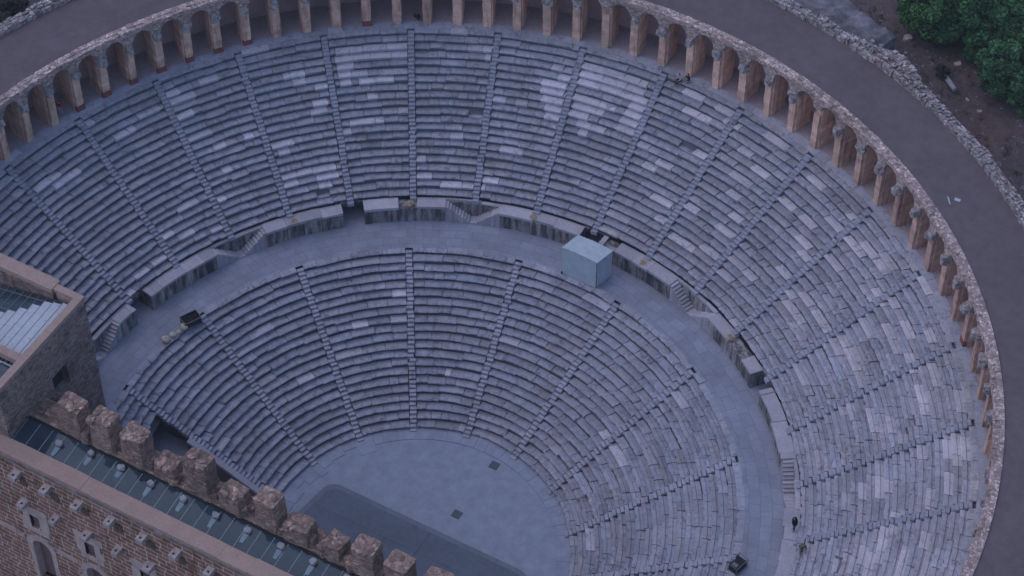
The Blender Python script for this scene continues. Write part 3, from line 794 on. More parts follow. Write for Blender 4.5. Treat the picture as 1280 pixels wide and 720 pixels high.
for i, x in enumerate(WX):
    mb = MB(); rr = random.Random(i)
    for q in range(4):          # pale dressed surround of irregular blocks
        z = 10.05+q*.9
        for s in (-1, 1):
            w = rr.uniform(.5, 1.0); a, b = (x+s*.5, x+s*(.5+w))
            mb.box(min(a, b), max(a, b), FY-.05-rr.uniform(0, .02), FY+.3, z, z+.88, tuple([rr.gauss(1, .06)]*3))
    mb.box(x-.495, x+.495, FY-.045, FY+.3, 12.5, 13.62); mb.box(x-.495, x+.495, FY-.045, FY+.3, 10.06, 10.70)
    fr = mb.build('window', 'pale_stone', SB)
    mb = MB(); mb.box(x-.5, x+.5, FY+.26, FY+.3, 10.76, 12.44); mb.build('pane', 'window_wood', fr)
    mb = MB(); n = 12; cz = 7.95; ro = 1.0
    def q8(a0, a1, r0, r1, y0, y1):
        pts = [(x-r0*cos(a0), r0*sin(a0)), (x-r0*cos(a1), r0*sin(a1)), (x-r1*cos(a1), r1*sin(a1)), (x-r1*cos(a0), r1*sin(a0))]
        k = len(mb.v)
        mb.v += [(px, y0, cz+pz) for px, pz in pts]+[(px, y1, cz+pz) for px, pz in pts]
        for f in ((0, 3, 2, 1), (4, 5, 6, 7), (0, 1, 5, 4), (1, 2, 6, 5), (2, 3, 7, 6), (3, 0, 4, 7)): mb.face([k+j for j in f])
    for k in range(n):
        wv = rr.uniform(.5, .68)
        q8(pi*k/n+.006, pi*(k+1)/n-.006, .93, .97+wv, FY-.05-rr.uniform(0, .02), FY+.7)
    for s in (-1, 1):
        for q in range(7):
            w = rr.uniform(.35, .6); a, b = x+s*.95, x+s*(.97+w); z = 3+q*.7
            mb.box(min(a, b), max(a, b), FY-.05-rr.uniform(0, .02), FY+.7, z, min(z+.69, cz-.02))
    fr = mb.build('arched_window', 'pale_stone', SB)
    mb = MB(); mb.box(x-1, x+1, FY+.7, FY+.74, 3, 8.9); mb.build('pane', 'window_wood', fr)
for xa, xb in [(-34, WX[0]-1.7)]+[(a+1.7, b-1.7) for a, b in zip(WX, WX[1:])]:
    x = xa; mb = MB()
    while x < xb:
        q = min(xb, x+rnd.uniform(.5, 1.3)); t_ = abs((x+q)/2-(xa+xb)/2)/((xb-xa)/2+.01); z = 8.15+.5*(1-t_)+rnd.gauss(0, .05)
        mb.box(x+.01, q-.01, FY-.03-rnd.uniform(0, .02), FY+.2, z, z+rnd.uniform(.45, .75), tuple([rnd.gauss(.95, .1)]*3)); x = q
    mb.build('string_course', 'pale_stone', SB)
# cornice course, coping
mb = MB(); x = XL
while x < XR:
    q = min(XR, x+rnd.uniform(.7, 1.5)); v = rnd.gauss(.9, .1)
    mb.box(x+.01, q-.01, FY-.06-rnd.uniform(0, .03), FY+.2, 19.25, 19.62, (v, v, v)); x = q
mb.build('cornice', 'ruin_stone', SB)
mb = MB(); x = XL
while x < XR:
    q = min(XR, x+rnd.uniform(2.2, 5)); mb.box(x+.004, q-.004, FY-.02+rnd.gauss(0, .02), -18.22+rnd.gauss(0, .02), 19.6, 19.98+rnd.gauss(0, .01)); x = q
mb.build('coping', 'coping_mortar', SB)
# stone mast brackets with a socket in each
def corbel(x, z, seed):
    rr = random.Random(seed); mb = MB(); y0, y1 = FY-.85, FY+.3; w = .33
    o, i = w, .11; a = y0+.24; b = y0+.46
    j = lambda: rr.uniform(-.05, .05)
    z0, z1 = z-.25, z+.25
    xs = [x-o+j(), x-i, x+i, x+o+j()]; ys = [y0+j(), a, b, y1]
    for p in range(3):
        for q in range(3):
            if p == 1 and q == 1: continue
            mb.box(xs[p], xs[p+1], ys[q], ys[q+1], z0+(.12 if q == 0 else 0), z1, (1, 1, 1))
    mb.box(xs[1], xs[2], ys[1], ys[2], z0, z0+.12, (.12, .12, .12))
    # weathered lower wedge under the bracket
    k = len(mb.v); mb.v += [(x-.24, FY, z-.6), (x+.24, FY, z-.6), (x+.24, FY, z0), (x-.24, FY, z0), (x-.24, FY-.5, z0), (x+.24, FY-.5, z0)]
    for f in ((0, 1, 5, 4), (0, 4, 3), (1, 2, 5)): mb.face([k+t for t in f])
    return mb.build('mast_bracket', 'corbel_stone', SB)
for i in range(11):
    corbel(-27.9+3.13*i+rnd.gauss(0, .05), 18.1+rnd.gauss(0, .06), i)
    mb = MB(); xx = -27.5+3.13*i+rnd.gauss(0, .08); zz = 17.25+rnd.gauss(0, .12); mb.rough(xx, FY-.03, zz-.42, zz+.4, rnd.uniform(.3, .5), .08, 0, .07, (4, 2, 4), 1200+i, top=.15)
    mb.build('moss_patch', 'moss', SB)
    corbel(-27.75+3.13*i+rnd.gauss(0, .05), 14.25+rnd.gauss(0, .06), i+50)
# inner wall: footing, gutter, stumps
mb = MB(); wall_holes(mb, -13.6, XL, XR, -.5, 20.2, [], 1)
for q in mb.f: pass
mb.f = [tuple(reversed(f)) for f in mb.f]
mb.quad((XL, -15.7, 18), (XR, -15.7, 18), (XR, -15.7, 20.2), (XL, -15.7, 20.2)); mb.quad((XL, -15.7, 20.2), (XR, -15.7, 20.2), (XR, -13.6, 20.2), (XL, -13.6, 20.2))
mb.build('inner_wall', 'rubble_ruin', SB)
mb = MB(); x = -26.2
while x < 28:
    q = x+rnd.uniform(.6, 1.5); h = rnd.uniform(.1, .55)
    mb.rough((x+q)/2, -14.75+rnd.gauss(0, .1), 20.1, 20.2+h, (q-x)/2, rnd.uniform(.45, .75), 0, .12, (2, 2, 1), int(x*10)+900, tuple([rnd.gauss(.9, .12)]*3), top=.1); x = q
mb.build('wall_crest', 'rubble_ruin', SB)
STUMP = [(-21.9, 23.6, 1.12), (-18.85, 23.75, 1.05), (-15.85, 23.55, 1.1), (-12.9, 21.9, 1.0), (-9.8, 24.1, 1.15), (-6.65, 22.1, 1.05), (-3.25, 23.55, 1.0), (-0.6, 22.0, 1.12), (2.7, 21.95, 0.85), (5.5, 23.3, 1.05), (8.45, 23.2, 1.0), (11.8, 23.45, 1.05), (14.9, 22.95, 1.0), (18, 23.35, 1.0)]
for i, (x, zt, w) in enumerate(STUMP):
    mb = MB(); flat = x in (8.45, 11.8)
    mb.rough(x, -14.9, 20.0, zt, w*1.0, .88, rnd.gauss(0, .05), .035 if flat else .06, (6, 5, 8), 70+i, tuple([rnd.gauss(1.0, .07)]*3), rnd_c=.12, taper=.03 if flat else .08, top=.03 if flat else .09)
    rr = random.Random(i)
    if not flat:
        for q in range(5):
            mb.rough(x+rr.uniform(-.8, .8)*w, -15.2+rr.uniform(-.5, .4), zt-.35, zt+rr.uniform(-.04, .12), rr.uniform(.2, .42), rr.uniform(.2, .38), rr.uniform(0, 3), .06, (2, 2, 2), 500+i*7+q, tuple([rr.gauss(1.15, .15)]*3), top=.06)
        for q in range(3):
            mb.rough(x+rr.choice((-1, 1))*w*rr.uniform(.7, 1.25), -15.1+rr.uniform(-.4, .4), 20.0, 20.3+rr.uniform(.2, 1.0), rr.uniform(.25, .5), rr.uniform(.3, .55), rr.uniform(0, 3), .08, (2, 2, 2), 700+i*7+q, tuple([rr.gauss(.9, .1)]*3), top=.08)
    mb.build('masonry_stump', 'rubble_ruin', SB)
# glazed roof strip
mb = MB(); mb.quad((XL, -18.3, 17.9), (XR, -18.3, 17.9), (XR, -15.6, 17.9), (XL, -15.6, 17.9)); mb.build('attic_floor', 'dark_stone', SB)
X0, X1 = -26.1, 29.0; n = 44; wp = (X1-X0)/n
ya, yb, za, zb = -18.2, -16.0, 19.78, 20.12
GL = []
for i in range(n):
    a, b = X0+i*wp+.03, X0+(i+1)*wp-.03
    mb = MB(); mb.hexa([(a, ya, za-.015), (b, ya, za-.015), (b, yb, zb-.015), (a, yb, zb-.015), (a, ya, za), (b, ya, za), (b, yb, zb), (a, yb, zb)])
    mb.build('roof_pane', 'skylight_glass', SB)
for i in range(n+1):
    x = X0+i*wp; mb = MB(); mb.hexa([(x-.015, ya, za-.06), (x+.015, ya, za-.06), (x+.015, yb, zb-.06), (x-.015, yb, zb-.06), (x-.015, ya, za+.012), (x+.015, ya, za+.012), (x+.015, yb, zb+.012), (x-.015, yb, zb+.012)])
    mb.build('glazing_bar', 'white_metal', SB)
mb = MB(); mb.box(X0, X1, -15.98, -15.72, 19.9, 20.16); mb.build('gutter', 'black_case', SB)
mb = MB()
for i in range(19):
    x = -25+i*3.05; mb.box(x-.8, x+.7, -15.66, -15.52, 20.16, 20.26, tuple([rnd.gauss(1, .1)]*3)) if i % 3 else None
mb.build('flashing', 'white_metal', SB)
# lamps on the glass roof
for i, (x, y) in enumerate([(-22.3, -17.0), (-19.5, -16.56), (-16.58, -16.53), (-13.63, -16.66), (-10.53, -16.6), (-7.47, -16.64), (-4.49, -16.61), (-1.39, -16.58), (1.56, -16.62), (4.6, -16.6)]):
    t = thing('floodlight', 'pale floodlight standing on the glazed roof strip below the stumps', 'floodlight', (x, y, 19.95), 'floodlights along the glazed roof strip')
    mb = MB(); rr = random.Random(i)
    c = .26
    mb.rough(x, y+.1, 20.14, 20.40, c*1.1, .22, rr.uniform(-.5, .5), .05, (3, 3, 2), i, top=.05); mb.build('lamp_head', 'lamp_glass', t)
    mb = MB(); mb.box(x-.05, x+.05, y+.05, y+.15, 19.93, 20.2); mb.box(x-.2, x+.2, y-.05, y+.25, 19.9, 20.06); mb.build('foot', 'grey_metal', t)
    mb = MB(); mb.hexa([(x-.15, y-.95, 19.865), (x+.15, y-.95, 19.865), (x+.24, y-.14, 20.0), (x-.24, y-.14, 20.0), (x-.15, y-.95, 19.885), (x+.15, y-.95, 19.885), (x+.24, y-.14, 20.03), (x-.24, y-.14, 20.03)]); mb.build('painted_reflection', 'painted_reflection', t)  # pale sheet on the glass paints the lamp's mirror image

# ---------------------------------------------------------------- tower beside the stage
TW = thing('corner_tower', 'rough stone tower with glazed roof and one small window beside the seats', 'tower', (-31, -12, 0))
XT, YB, YF = -26.25, -7.0, -18.3
def wall_x(mb, x, y0, y1, z0, z1, hole, depth):
    ys = sorted({y0, y1, hole[0], hole[1]}); zs = sorted({z0, z1, hole[2], hole[3]})
    for ya_, yb_ in zip(ys, ys[1:]):
        for za_, zb_ in zip(zs, zs[1:]):
            if ya_ >= hole[0]-1e-6 and yb_ <= hole[1]+1e-6 and za_ >= hole[2]-1e-6 and zb_ <= hole[3]+1e-6: continue
            mb.quad((x, ya_, za_), (x, yb_, za_), (x, yb_, zb_), (x, ya_, zb_))
    a, b, c, d = hole; X = x-depth
    mb.quad((X, a, c), (x, a, c), (x, a, d), (X, a, d)); mb.quad((x, b, c), (X, b, c), (X, b, d), (x, b, d))
    mb.quad((x, a, d), (x, b, d), (X, b, d), (X, a, d)); mb.quad((x, b, c), (x, a, c), (X, a, c), (X, b, c))
HOLE = (-12.35, -10.45, 18.7, 21.2)
mb = MB(); wall_x(mb, XT, YF, YB, -.5, 25.6, HOLE, .75)
mb.quad((-50, YB, -.5), (-50, YB, 25.6), (XT, YB, 25.6), (XT, YB, -.5))
mb.quad((-50, YF, 18), (XT, YF, 18), (XT, YF, 25.6), (-50, YF, 25.6))
mb.build('wall', 'rubble_tower', TW)
mb = MB(); mb.quad((XT-.74, HOLE[0], HOLE[2]), (XT-.74, HOLE[1], HOLE[2]), (XT-.74, HOLE[1], HOLE[3]), (XT-.74, HOLE[0], HOLE[3])); mb.build('window', 'black_case', TW)
mb = MB(); y = YF
while y < YB-.05:
    q = min(YB, y+rnd.uniform(1.5, 3)); v = rnd.gauss(.95, .05); mb.box(XT-.62, XT+.05+rnd.uniform(-.02, .02), y+.006, q-.006, 25.6, 26.0+rnd.gauss(0, .012), (v, v, v)); y = q
mb.box(-28.9, XT+.04, YB-.55, YB+.06, 25.597, 26.02); mb.box(-28.6, XT-.6, YB-.62, YB-.5, 24.6, 25.59); mb.box(-50, -28.92, YB-.75, YB+.45, 25.6, 26.08)
mb.box(-50, XT-.63, -15.0, -14.3, 25.3, 25.9)
mb.build('coping', 'coping_mortar', TW)
mb = MB(); n = 40
for i in range(n):
    x0, x1 = -50+i*.53, -50+(i+1)*.53
    if x1 > -28.6: break
    y0 = YB-.79+rnd.uniform(-.04, .04); v = rnd.gauss(.9, .12); mb.box(x0, x1, y0, YB-.5, 22.5, 25.58, (v, v, v))
mb.build('inner_face', 'rubble_ruin', TW)
# glass roof falling away from the stage side; glazing strips run along y, white sheets over most of them paint the sky's reflection
XS = XT-.64; gy0, gy1 = -14.25, -7.9
def gz(x, y): return 25.0+.35*(y-gy0)/(gy1-gy0)-max(0, XS-.9-x)*.22
def sheet(x0, x1, y0, y1, up, th_):
    mb = MB(); c = [(x0, y0), (x1, y0), (x1, y1), (x0, y1)]
    mb.hexa([(x, y, gz(x, y)+up-th_) for x, y in c]+[(x, y, gz(x, y)+up) for x, y in c]); return mb
nb = 14; ws = .82
ymax = [-8.0, -8.1, -8.3, -8.9, -9.5, -10.1, -10.6, -11.0, -11.4, -11.7, -12, -12.2, -12.3, -12.4]
for i in range(nb):
    x1 = XS-i*ws-.03; x0 = XS-(i+1)*ws+.03
    sheet(x0, x1, gy0, gy1, 0, .02).build('roof_pane', 'tower_glass', TW)
    sheet(x0, x1, gy0+.05, ymax[i]+rnd.uniform(-.08, .08), .022, .018).build('painted_sky_sheen', 'white_metal', TW)
mb = MB()
for i in range(nb+1):
    x = XS-i*ws; c = [(x-.03, gy0), (x+.03, gy0), (x+.03, gy1), (x-.03, gy1)]
    mb.hexa([(a, b_, gz(a, b_)-.12) for a, b_ in c]+[(a, b_, gz(a, b_)+.035) for a, b_ in c])
for y in (-8.35, -10.1, -12.2):
    c = [(XS-nb*ws, y-.03), (XS-.9, y-.03), (XS-.9, y+.03), (XS-nb*ws, y+.03)]
    mb.hexa([(a, b_, gz(a, b_)-.13) for a, b_ in c]+[(a, b_, gz(a, b_)+.015) for a, b_ in c])
mb.build('glazing_bars', 'grey_metal', TW)
mb = MB(); mb.hexa([(-42, -18.1, 24.6), (XT-.66, -18.1, 24.6), (XT-.66, -15.05, 24.9), (-42, -15.05, 24.9), (-42, -18.1, 24.62), (XT-.66, -18.1, 24.62), (XT-.66, -15.05, 24.92), (-42, -15.05, 24.92)]); mb.build('roof_pane', 'tower_glass', TW)
mb = MB(); mb.box(-42, XT-.64, -15.2, -15.08, 24.8, 24.97); mb.box(-28.6, -28.5, -18, -15.2, 24.7, 24.96); mb.build('glazing_bars', 'white_metal', TW)

# ---------------------------------------------------------------- stage platform
t = thing('stage_platform', 'low dark blue-grey stage platform with rounded corners on the orchestra floor', 'stage', (0, -4, 0))
def stage_outline(inset):
    pts = []; rc = 1.3-inset*.6
    for sx in (1, -1):
        ang = [i*pi/2/8 for i in range(9)]
        if sx == -1: ang = ang[::-1]
        for a in ang:
            pts.append((sx*(10.42-inset-rc+rc*cos(a)), 2.42-inset-rc+rc*sin(a)))
    pts = pts[::-1] if False else pts
    return [(12.6-inset, -12.9)]+pts+[(-12.6+inset, -12.9)]
def prism(mb, o, z0, z1, t=(1, 1, 1)):
    k = len(mb.v); n = len(o); mb.v += [(x, y, z0) for x, y in o]+[(x, y, z1) for x, y in o]
    mb.face(range(k+n, k+2*n), t)
    for i in range(n):
        j = (i+1) % n; mb.face((k+i, k+j, k+n+j, k+n+i), t)
mb = MB(); prism(mb, stage_outline(0), 0, .74); mb.build('edge_trim', 'stage_trim', t)
def clip(poly, f):
    out = []
    for i in range(len(poly)):
        a, b = poly[i], poly[(i+1) % len(poly)]; fa, fb = f(a), f(b)
        if fa >= 0: out.append(a)
        if fa*fb < 0:
            s = fa/(fa-fb); out.append((a[0]+s*(b[0]-a[0]), a[1]+s*(b[1]-a[1])))
    return out
dk = stage_outline(.5)
for xa, xb in ((-13, .40), (.43, 13)):
    for ya_, yb_ in ((-13, -3.33), (-3.3, -.515), (-.5, 3)):
        q = clip(clip(clip(clip(dk, lambda p: p[0]-xa), lambda p: xb-p[0]), lambda p: p[1]-ya_), lambda p: yb_-p[1])
        mb = MB(); prism(mb, q, .744, .80+rnd.uniform(0, .006)); mb.build('deck_panel', 'stage_deck', t)

for i, (x, y, lab) in enumerate(((1.14, 5.23, 'dark square floor grate nearer to the stage'), (1.34, 11.55, 'dark square floor grate nearer to the seats'))):
    th = thing('floor_grate', lab, 'grate', (x, y, 0), 'floor grates in the orchestra'); 
    mb = MB(); s = .42
    for a, b, c, d in ((-s, s, -s, -s+.06), (-s, s, s-.06, s), (-s, -s+.06, -s+.06, s-.06), (s-.06, s, -s+.06, s-.06)): mb.box(x+a, x+b, y+c, y+d, .004, .02)
    mb.build('frame', 'grate', th); mb = MB()
    for k in range(9): mb.box(x-s+.08+k*.088, x-s+.12+k*.088, y-s+.06, y+s-.06, .004, .014)
    mb.build('bars', 'grate', th)
    mb = MB(); mb.quad((x-s+.05, y-s+.05, .003), (x+s-.05, y-s+.05, .003), (x+s-.05, y+s-.05, .003), (x-s+.05, y+s-.05, .003)); mb.build('pit', 'stage_deck', th)

# rough end blocks by the right passage
t = thing('stone_kerb', 'loose row of pale blocks at the right edge of the orchestra floor', 'stone kerb', P(13.4, 87, 0))
mb = MB()
for i in range(9):
    x = 13.2+(i % 3)*.55; y = .9-(i//3)*1.1; v = rnd.gauss(1.05, .1); mb.rough(x, y, 0, .25+.22*(i % 3), .25, .5, 0, .05, (2, 2, 1), 40+i, (v, v, v), top=.04)
mb.rough(12.6, 2.2, -.1, .06, .9, .9, .2, .05, (3, 3, 1), 77, top=.01)
mb.build('blocks', 'walk_stone', t)
# ---------------------------------------------------------------- white booth on the walkway
t = thing('control_booth', 'pale grey-white box booth with low pitched roof on the walkway', 'booth', (.2, 30.2, ZD))
BA, BB, BC = (-0.95, 28.06), (2.62, 27.94), (3.16, 29.93)
BD = (BA[0]+BC[0]-BB[0], BA[1]+BC[1]-BB[1])
def lerp(a, b, s): return tuple(a[i]+(b[i]-a[i])*s for i in range(len(a)))
H = ZD+3.45
def wallp(mb, a, b, z0, z1, th_=.05, s0=0, s1=1):
    p, q = lerp(a, b, s0), lerp(a, b, s1); dx, dy = q[0]-p[0], q[1]-p[1]; L = hypot(dx, dy); nx, ny = -dy/L*th_, dx/L*th_
    mb.hexa([(p[0], p[1], z0), (q[0], q[1], z0), (q[0]+nx, q[1]+ny, z0), (p[0]+nx, p[1]+ny, z0), (p[0], p[1], z1), (q[0], q[1], z1), (q[0]+nx, q[1]+ny, z1), (p[0]+nx, p[1]+ny, z1)])
for a, b, nm in ((BA, BB, 'front_panel'), (BB, BC, 'side_panel'), (BC, BD, 'back_panel'), (BD, BA, 'side_panel')):
    mb = MB(); wallp(mb, a, b, ZD+.06, H, .05, .004 if a != BB else .035, .996); mb.build(nm, 'white_panel', t)
mb = MB(); wallp(mb, BB, lerp(BB, BC, .04), ZD+.02, H-.02, .02); wallp(mb, BB, lerp(BB, BA, .012), ZD, ZD+.5, -.02) ; mb.build('corner_gap', 'black_case', t)
mb = MB(); mb.box(BA[0]-.07, BA[0]+.02, BA[1]-.1, BA[1]-.02, ZD, ZD+.35); mb.build('foot', 'black_case', t)
mb = MB(); ov = 1.035; cx, cy = (BA[0]+BC[0])/2, (BA[1]+BC[1])/2
E4 = [(cx+(p[0]-cx)*ov, cy+(p[1]-cy)*ov) for p in (BA, BB, BC, BD)]
R1, R2 = lerp(E4[0], E4[1], .42), lerp(E4[3], E4[2], .42)
k = len(mb.v)
mb.v += [(x, y, H) for x, y in E4]+[(x, y, H+.10) for x, y in E4]+[(*R1, H), (*R2, H), (*R1, H+.22), (*R2, H+.22)]
for f in ((4, 10, 11, 7), (10, 5, 6, 11), (0, 8, 10, 4), (8, 1, 5, 10), (2, 9, 11, 6), (9, 3, 7, 11), (1, 2, 6, 5), (3, 0, 4, 7), (0, 3, 9, 8), (8, 9, 2, 1)): mb.face([k+i for i in f])
mb.build('roof', 'white_panel_roof', t)

# ---------------------------------------------------------------- black cases
def bx(mb, x0, x1, y0, y1, z0, z1): mb.box(x0, x1, y0, y1, z0, z1)
def localbox(name, lab, cat, loc, rz): return thing(name, lab, cat, loc, rz=rz)
t = localbox('flight_case', 'open black equipment case with pale edges, next to the yellow sacks', 'equipment case', (-27.05, 6.35, ZD), R(63))
ox, oy, oz = t.location
SC = 1.3
def LB(mb, x0, x1, y0, y1, z0, z1):
    x0, x1, y0, y1, z0, z1 = [v*SC for v in (x0, x1, y0, y1, z0, z1)]; mb.box(ox+x0, ox+x1, oy+y0, oy+y1, oz+z0, oz+z1)
mb = MB(); LB(mb, -.62, .62, -.40, .40, .1, .16); LB(mb, -.62, .62, -.40, -.36, .16, .62); LB(mb, -.62, .62, .36, .40, .16, .62); LB(mb, -.62, -.58, -.36, .36, .16, .62); LB(mb, .58, .62, -.36, .36, .16, .62); LB(mb, -.03, .03, -.36, .36, .16, .58); mb.build('body', 'black_case', t)
mb = MB()
for a, b, c, d in ((-.65, .65, -.43, -.39), (-.65, .65, .39, .43), (-.65, -.61, -.39, .39), (.61, .65, -.39, .39)): LB(mb, a, b, c, d, .60, .65)
mb.build('edge_rail', 'grey_metal', t)
mb = MB(); LB(mb, -.56, -.05, -.34, .34, .17, .5); LB(mb, .05, .56, -.34, .34, .17, .42); mb.build('padding', 'black_clothes', t)
for sx in (-1, 1):
    for sy in (-1, 1):
        mb = MB(); LB(mb, sx*.52-.06, sx*.52+.06, sy*.3-.05, sy*.3+.05, 0, .1); mb.build('caster', 'black_case', t)
SC = 1.0
t = localbox('equipment_stand', 'black framed stand at the top of a lower stairway, bottom right', 'equipment stand', (27.3, 6.7, ZD), R(-14))
ox, oy, oz = t.location
mb = MB()
for sx in (-.5, .46):
    for sy in (-.75, .71): LB(mb, sx, sx+.04, sy, sy+.04, 0, .95)
for z in (.05, .91):
    LB(mb, -.5, .5, -.75, -.71, z, z+.04); LB(mb, -.5, .5, .71, .75, z, z+.04); LB(mb, -.5, -.46, -.71, .71, z, z+.04); LB(mb, .46, .5, -.71, .71, z, z+.04)
mb.build('frame', 'grey_metal', t)
mb = MB(); LB(mb, -.42, .42, -.68, -.04, .1, .8); LB(mb, -.42, .42, .02, .66, .1, .62); mb.build('unit', 'black_case', t)
mb = MB(); LB(mb, -.25, .25, -.55, -.2, .80, .84); mb.build('panel', 'grey_metal', t)

# ---------------------------------------------------------------- yellow sacks
def blob(mb, x, y, z, rx, ry, rz, seed, jit=.12, nu=12, nv=7, flat=.15):
    rr = random.Random(seed); base = len(mb.v)
    for j in range(nv+1):
        th_ = pi*j/nv
        for i in range(nu):
            a = 2*pi*i/nu; d = Vector((cos(a)*sin(th_), sin(a)*sin(th_), cos(th_)))
            f = 1+jit*noise.noise(d*1.7+Vector((seed*2.3, 0, 0)))*2
            zz = z+rz*(d.z*f+1); 
            if zz < z+flat*rz: zz = z
            mb.v.append((x+rx*d.x*f, y+ry*d.y*f, zz))
    for j in range(nv):
        for i in range(nu):
            q = (i+1) % nu; mb.face((base+j*nu+i, base+(j+1)*nu+i, base+(j+1)*nu+q, base+j*nu+q))
for i, (x, y, s, lab) in enumerate(((-27.78, 3.45, .42, 'plump pale yellow sack farthest from the black case'), (-27.55, 4.25, .36, 'small pale yellow sack second farthest from the black case'),
                          (-27.3, 4.85, .27, 'smallest pale yellow sack in the row on the walkway edge'), (-27.15, 5.5, .46, 'biggest pale yellow sack leaning beside the black case'))):
    th = thing('sack', lab, 'sack', (x, y, ZD), 'pale yellow sacks on the walkway edge')
    mb = MB(); blob(mb, x, y, ZD, s*.82, s*.82, s*.72, i+3, .16); mb.build('body', 'yellow_cloth', th, smooth=True)
    mb = MB(); blob(mb, x+.03, y, ZD+s*1.34, s*.26, s*.22, s*.2, i+13, .25, 8, 5); mb.build('tied_neck', 'yellow_cloth', th, smooth=True)
# dry yellow plants on the podium ledge
for i, (px, lab) in enumerate(((-51.2, 'dry yellow plant on the podium coping left of the open doorway'), (-31.5, 'dry yellow plant on the podium coping below the long straight stairway'),
                               (-10.4, 'dry yellow plant on the podium coping just left of the booth'), (10.3, 'dry yellow plant on the podium coping just right of the booth'),
                               (31.2, 'dry yellow plant on the podium coping before the right-hand doorway'))):
    x, y, _ = P(31.75, px); t = thing('dry_plant', lab, 'plant', (x, y, ZP), 'dry yellow plants on the podium wall')
    rr = random.Random(i); mb = MB()
    for q in range(170):
        a = rr.uniform(0, 2*pi); r = rr.random()**.6*.36; h = rr.uniform(.08, .32)*(1-r*.9); lx, ly = rr.gauss(0, .09), rr.gauss(0, .09); w = .035
        bx_, by_ = x+r*cos(a), y+r*sin(a); v = rr.uniform(.6, 1.4); k = len(mb.v)
        mb.v += [(bx_-w, by_, ZP-.02), (bx_+w, by_+w, ZP-.02), (bx_+lx, by_+ly, ZP+h)]; mb.face((k, k+1, k+2), (v, v, v*.9))
    mb.build('stalks', 'dry_tuft', t)

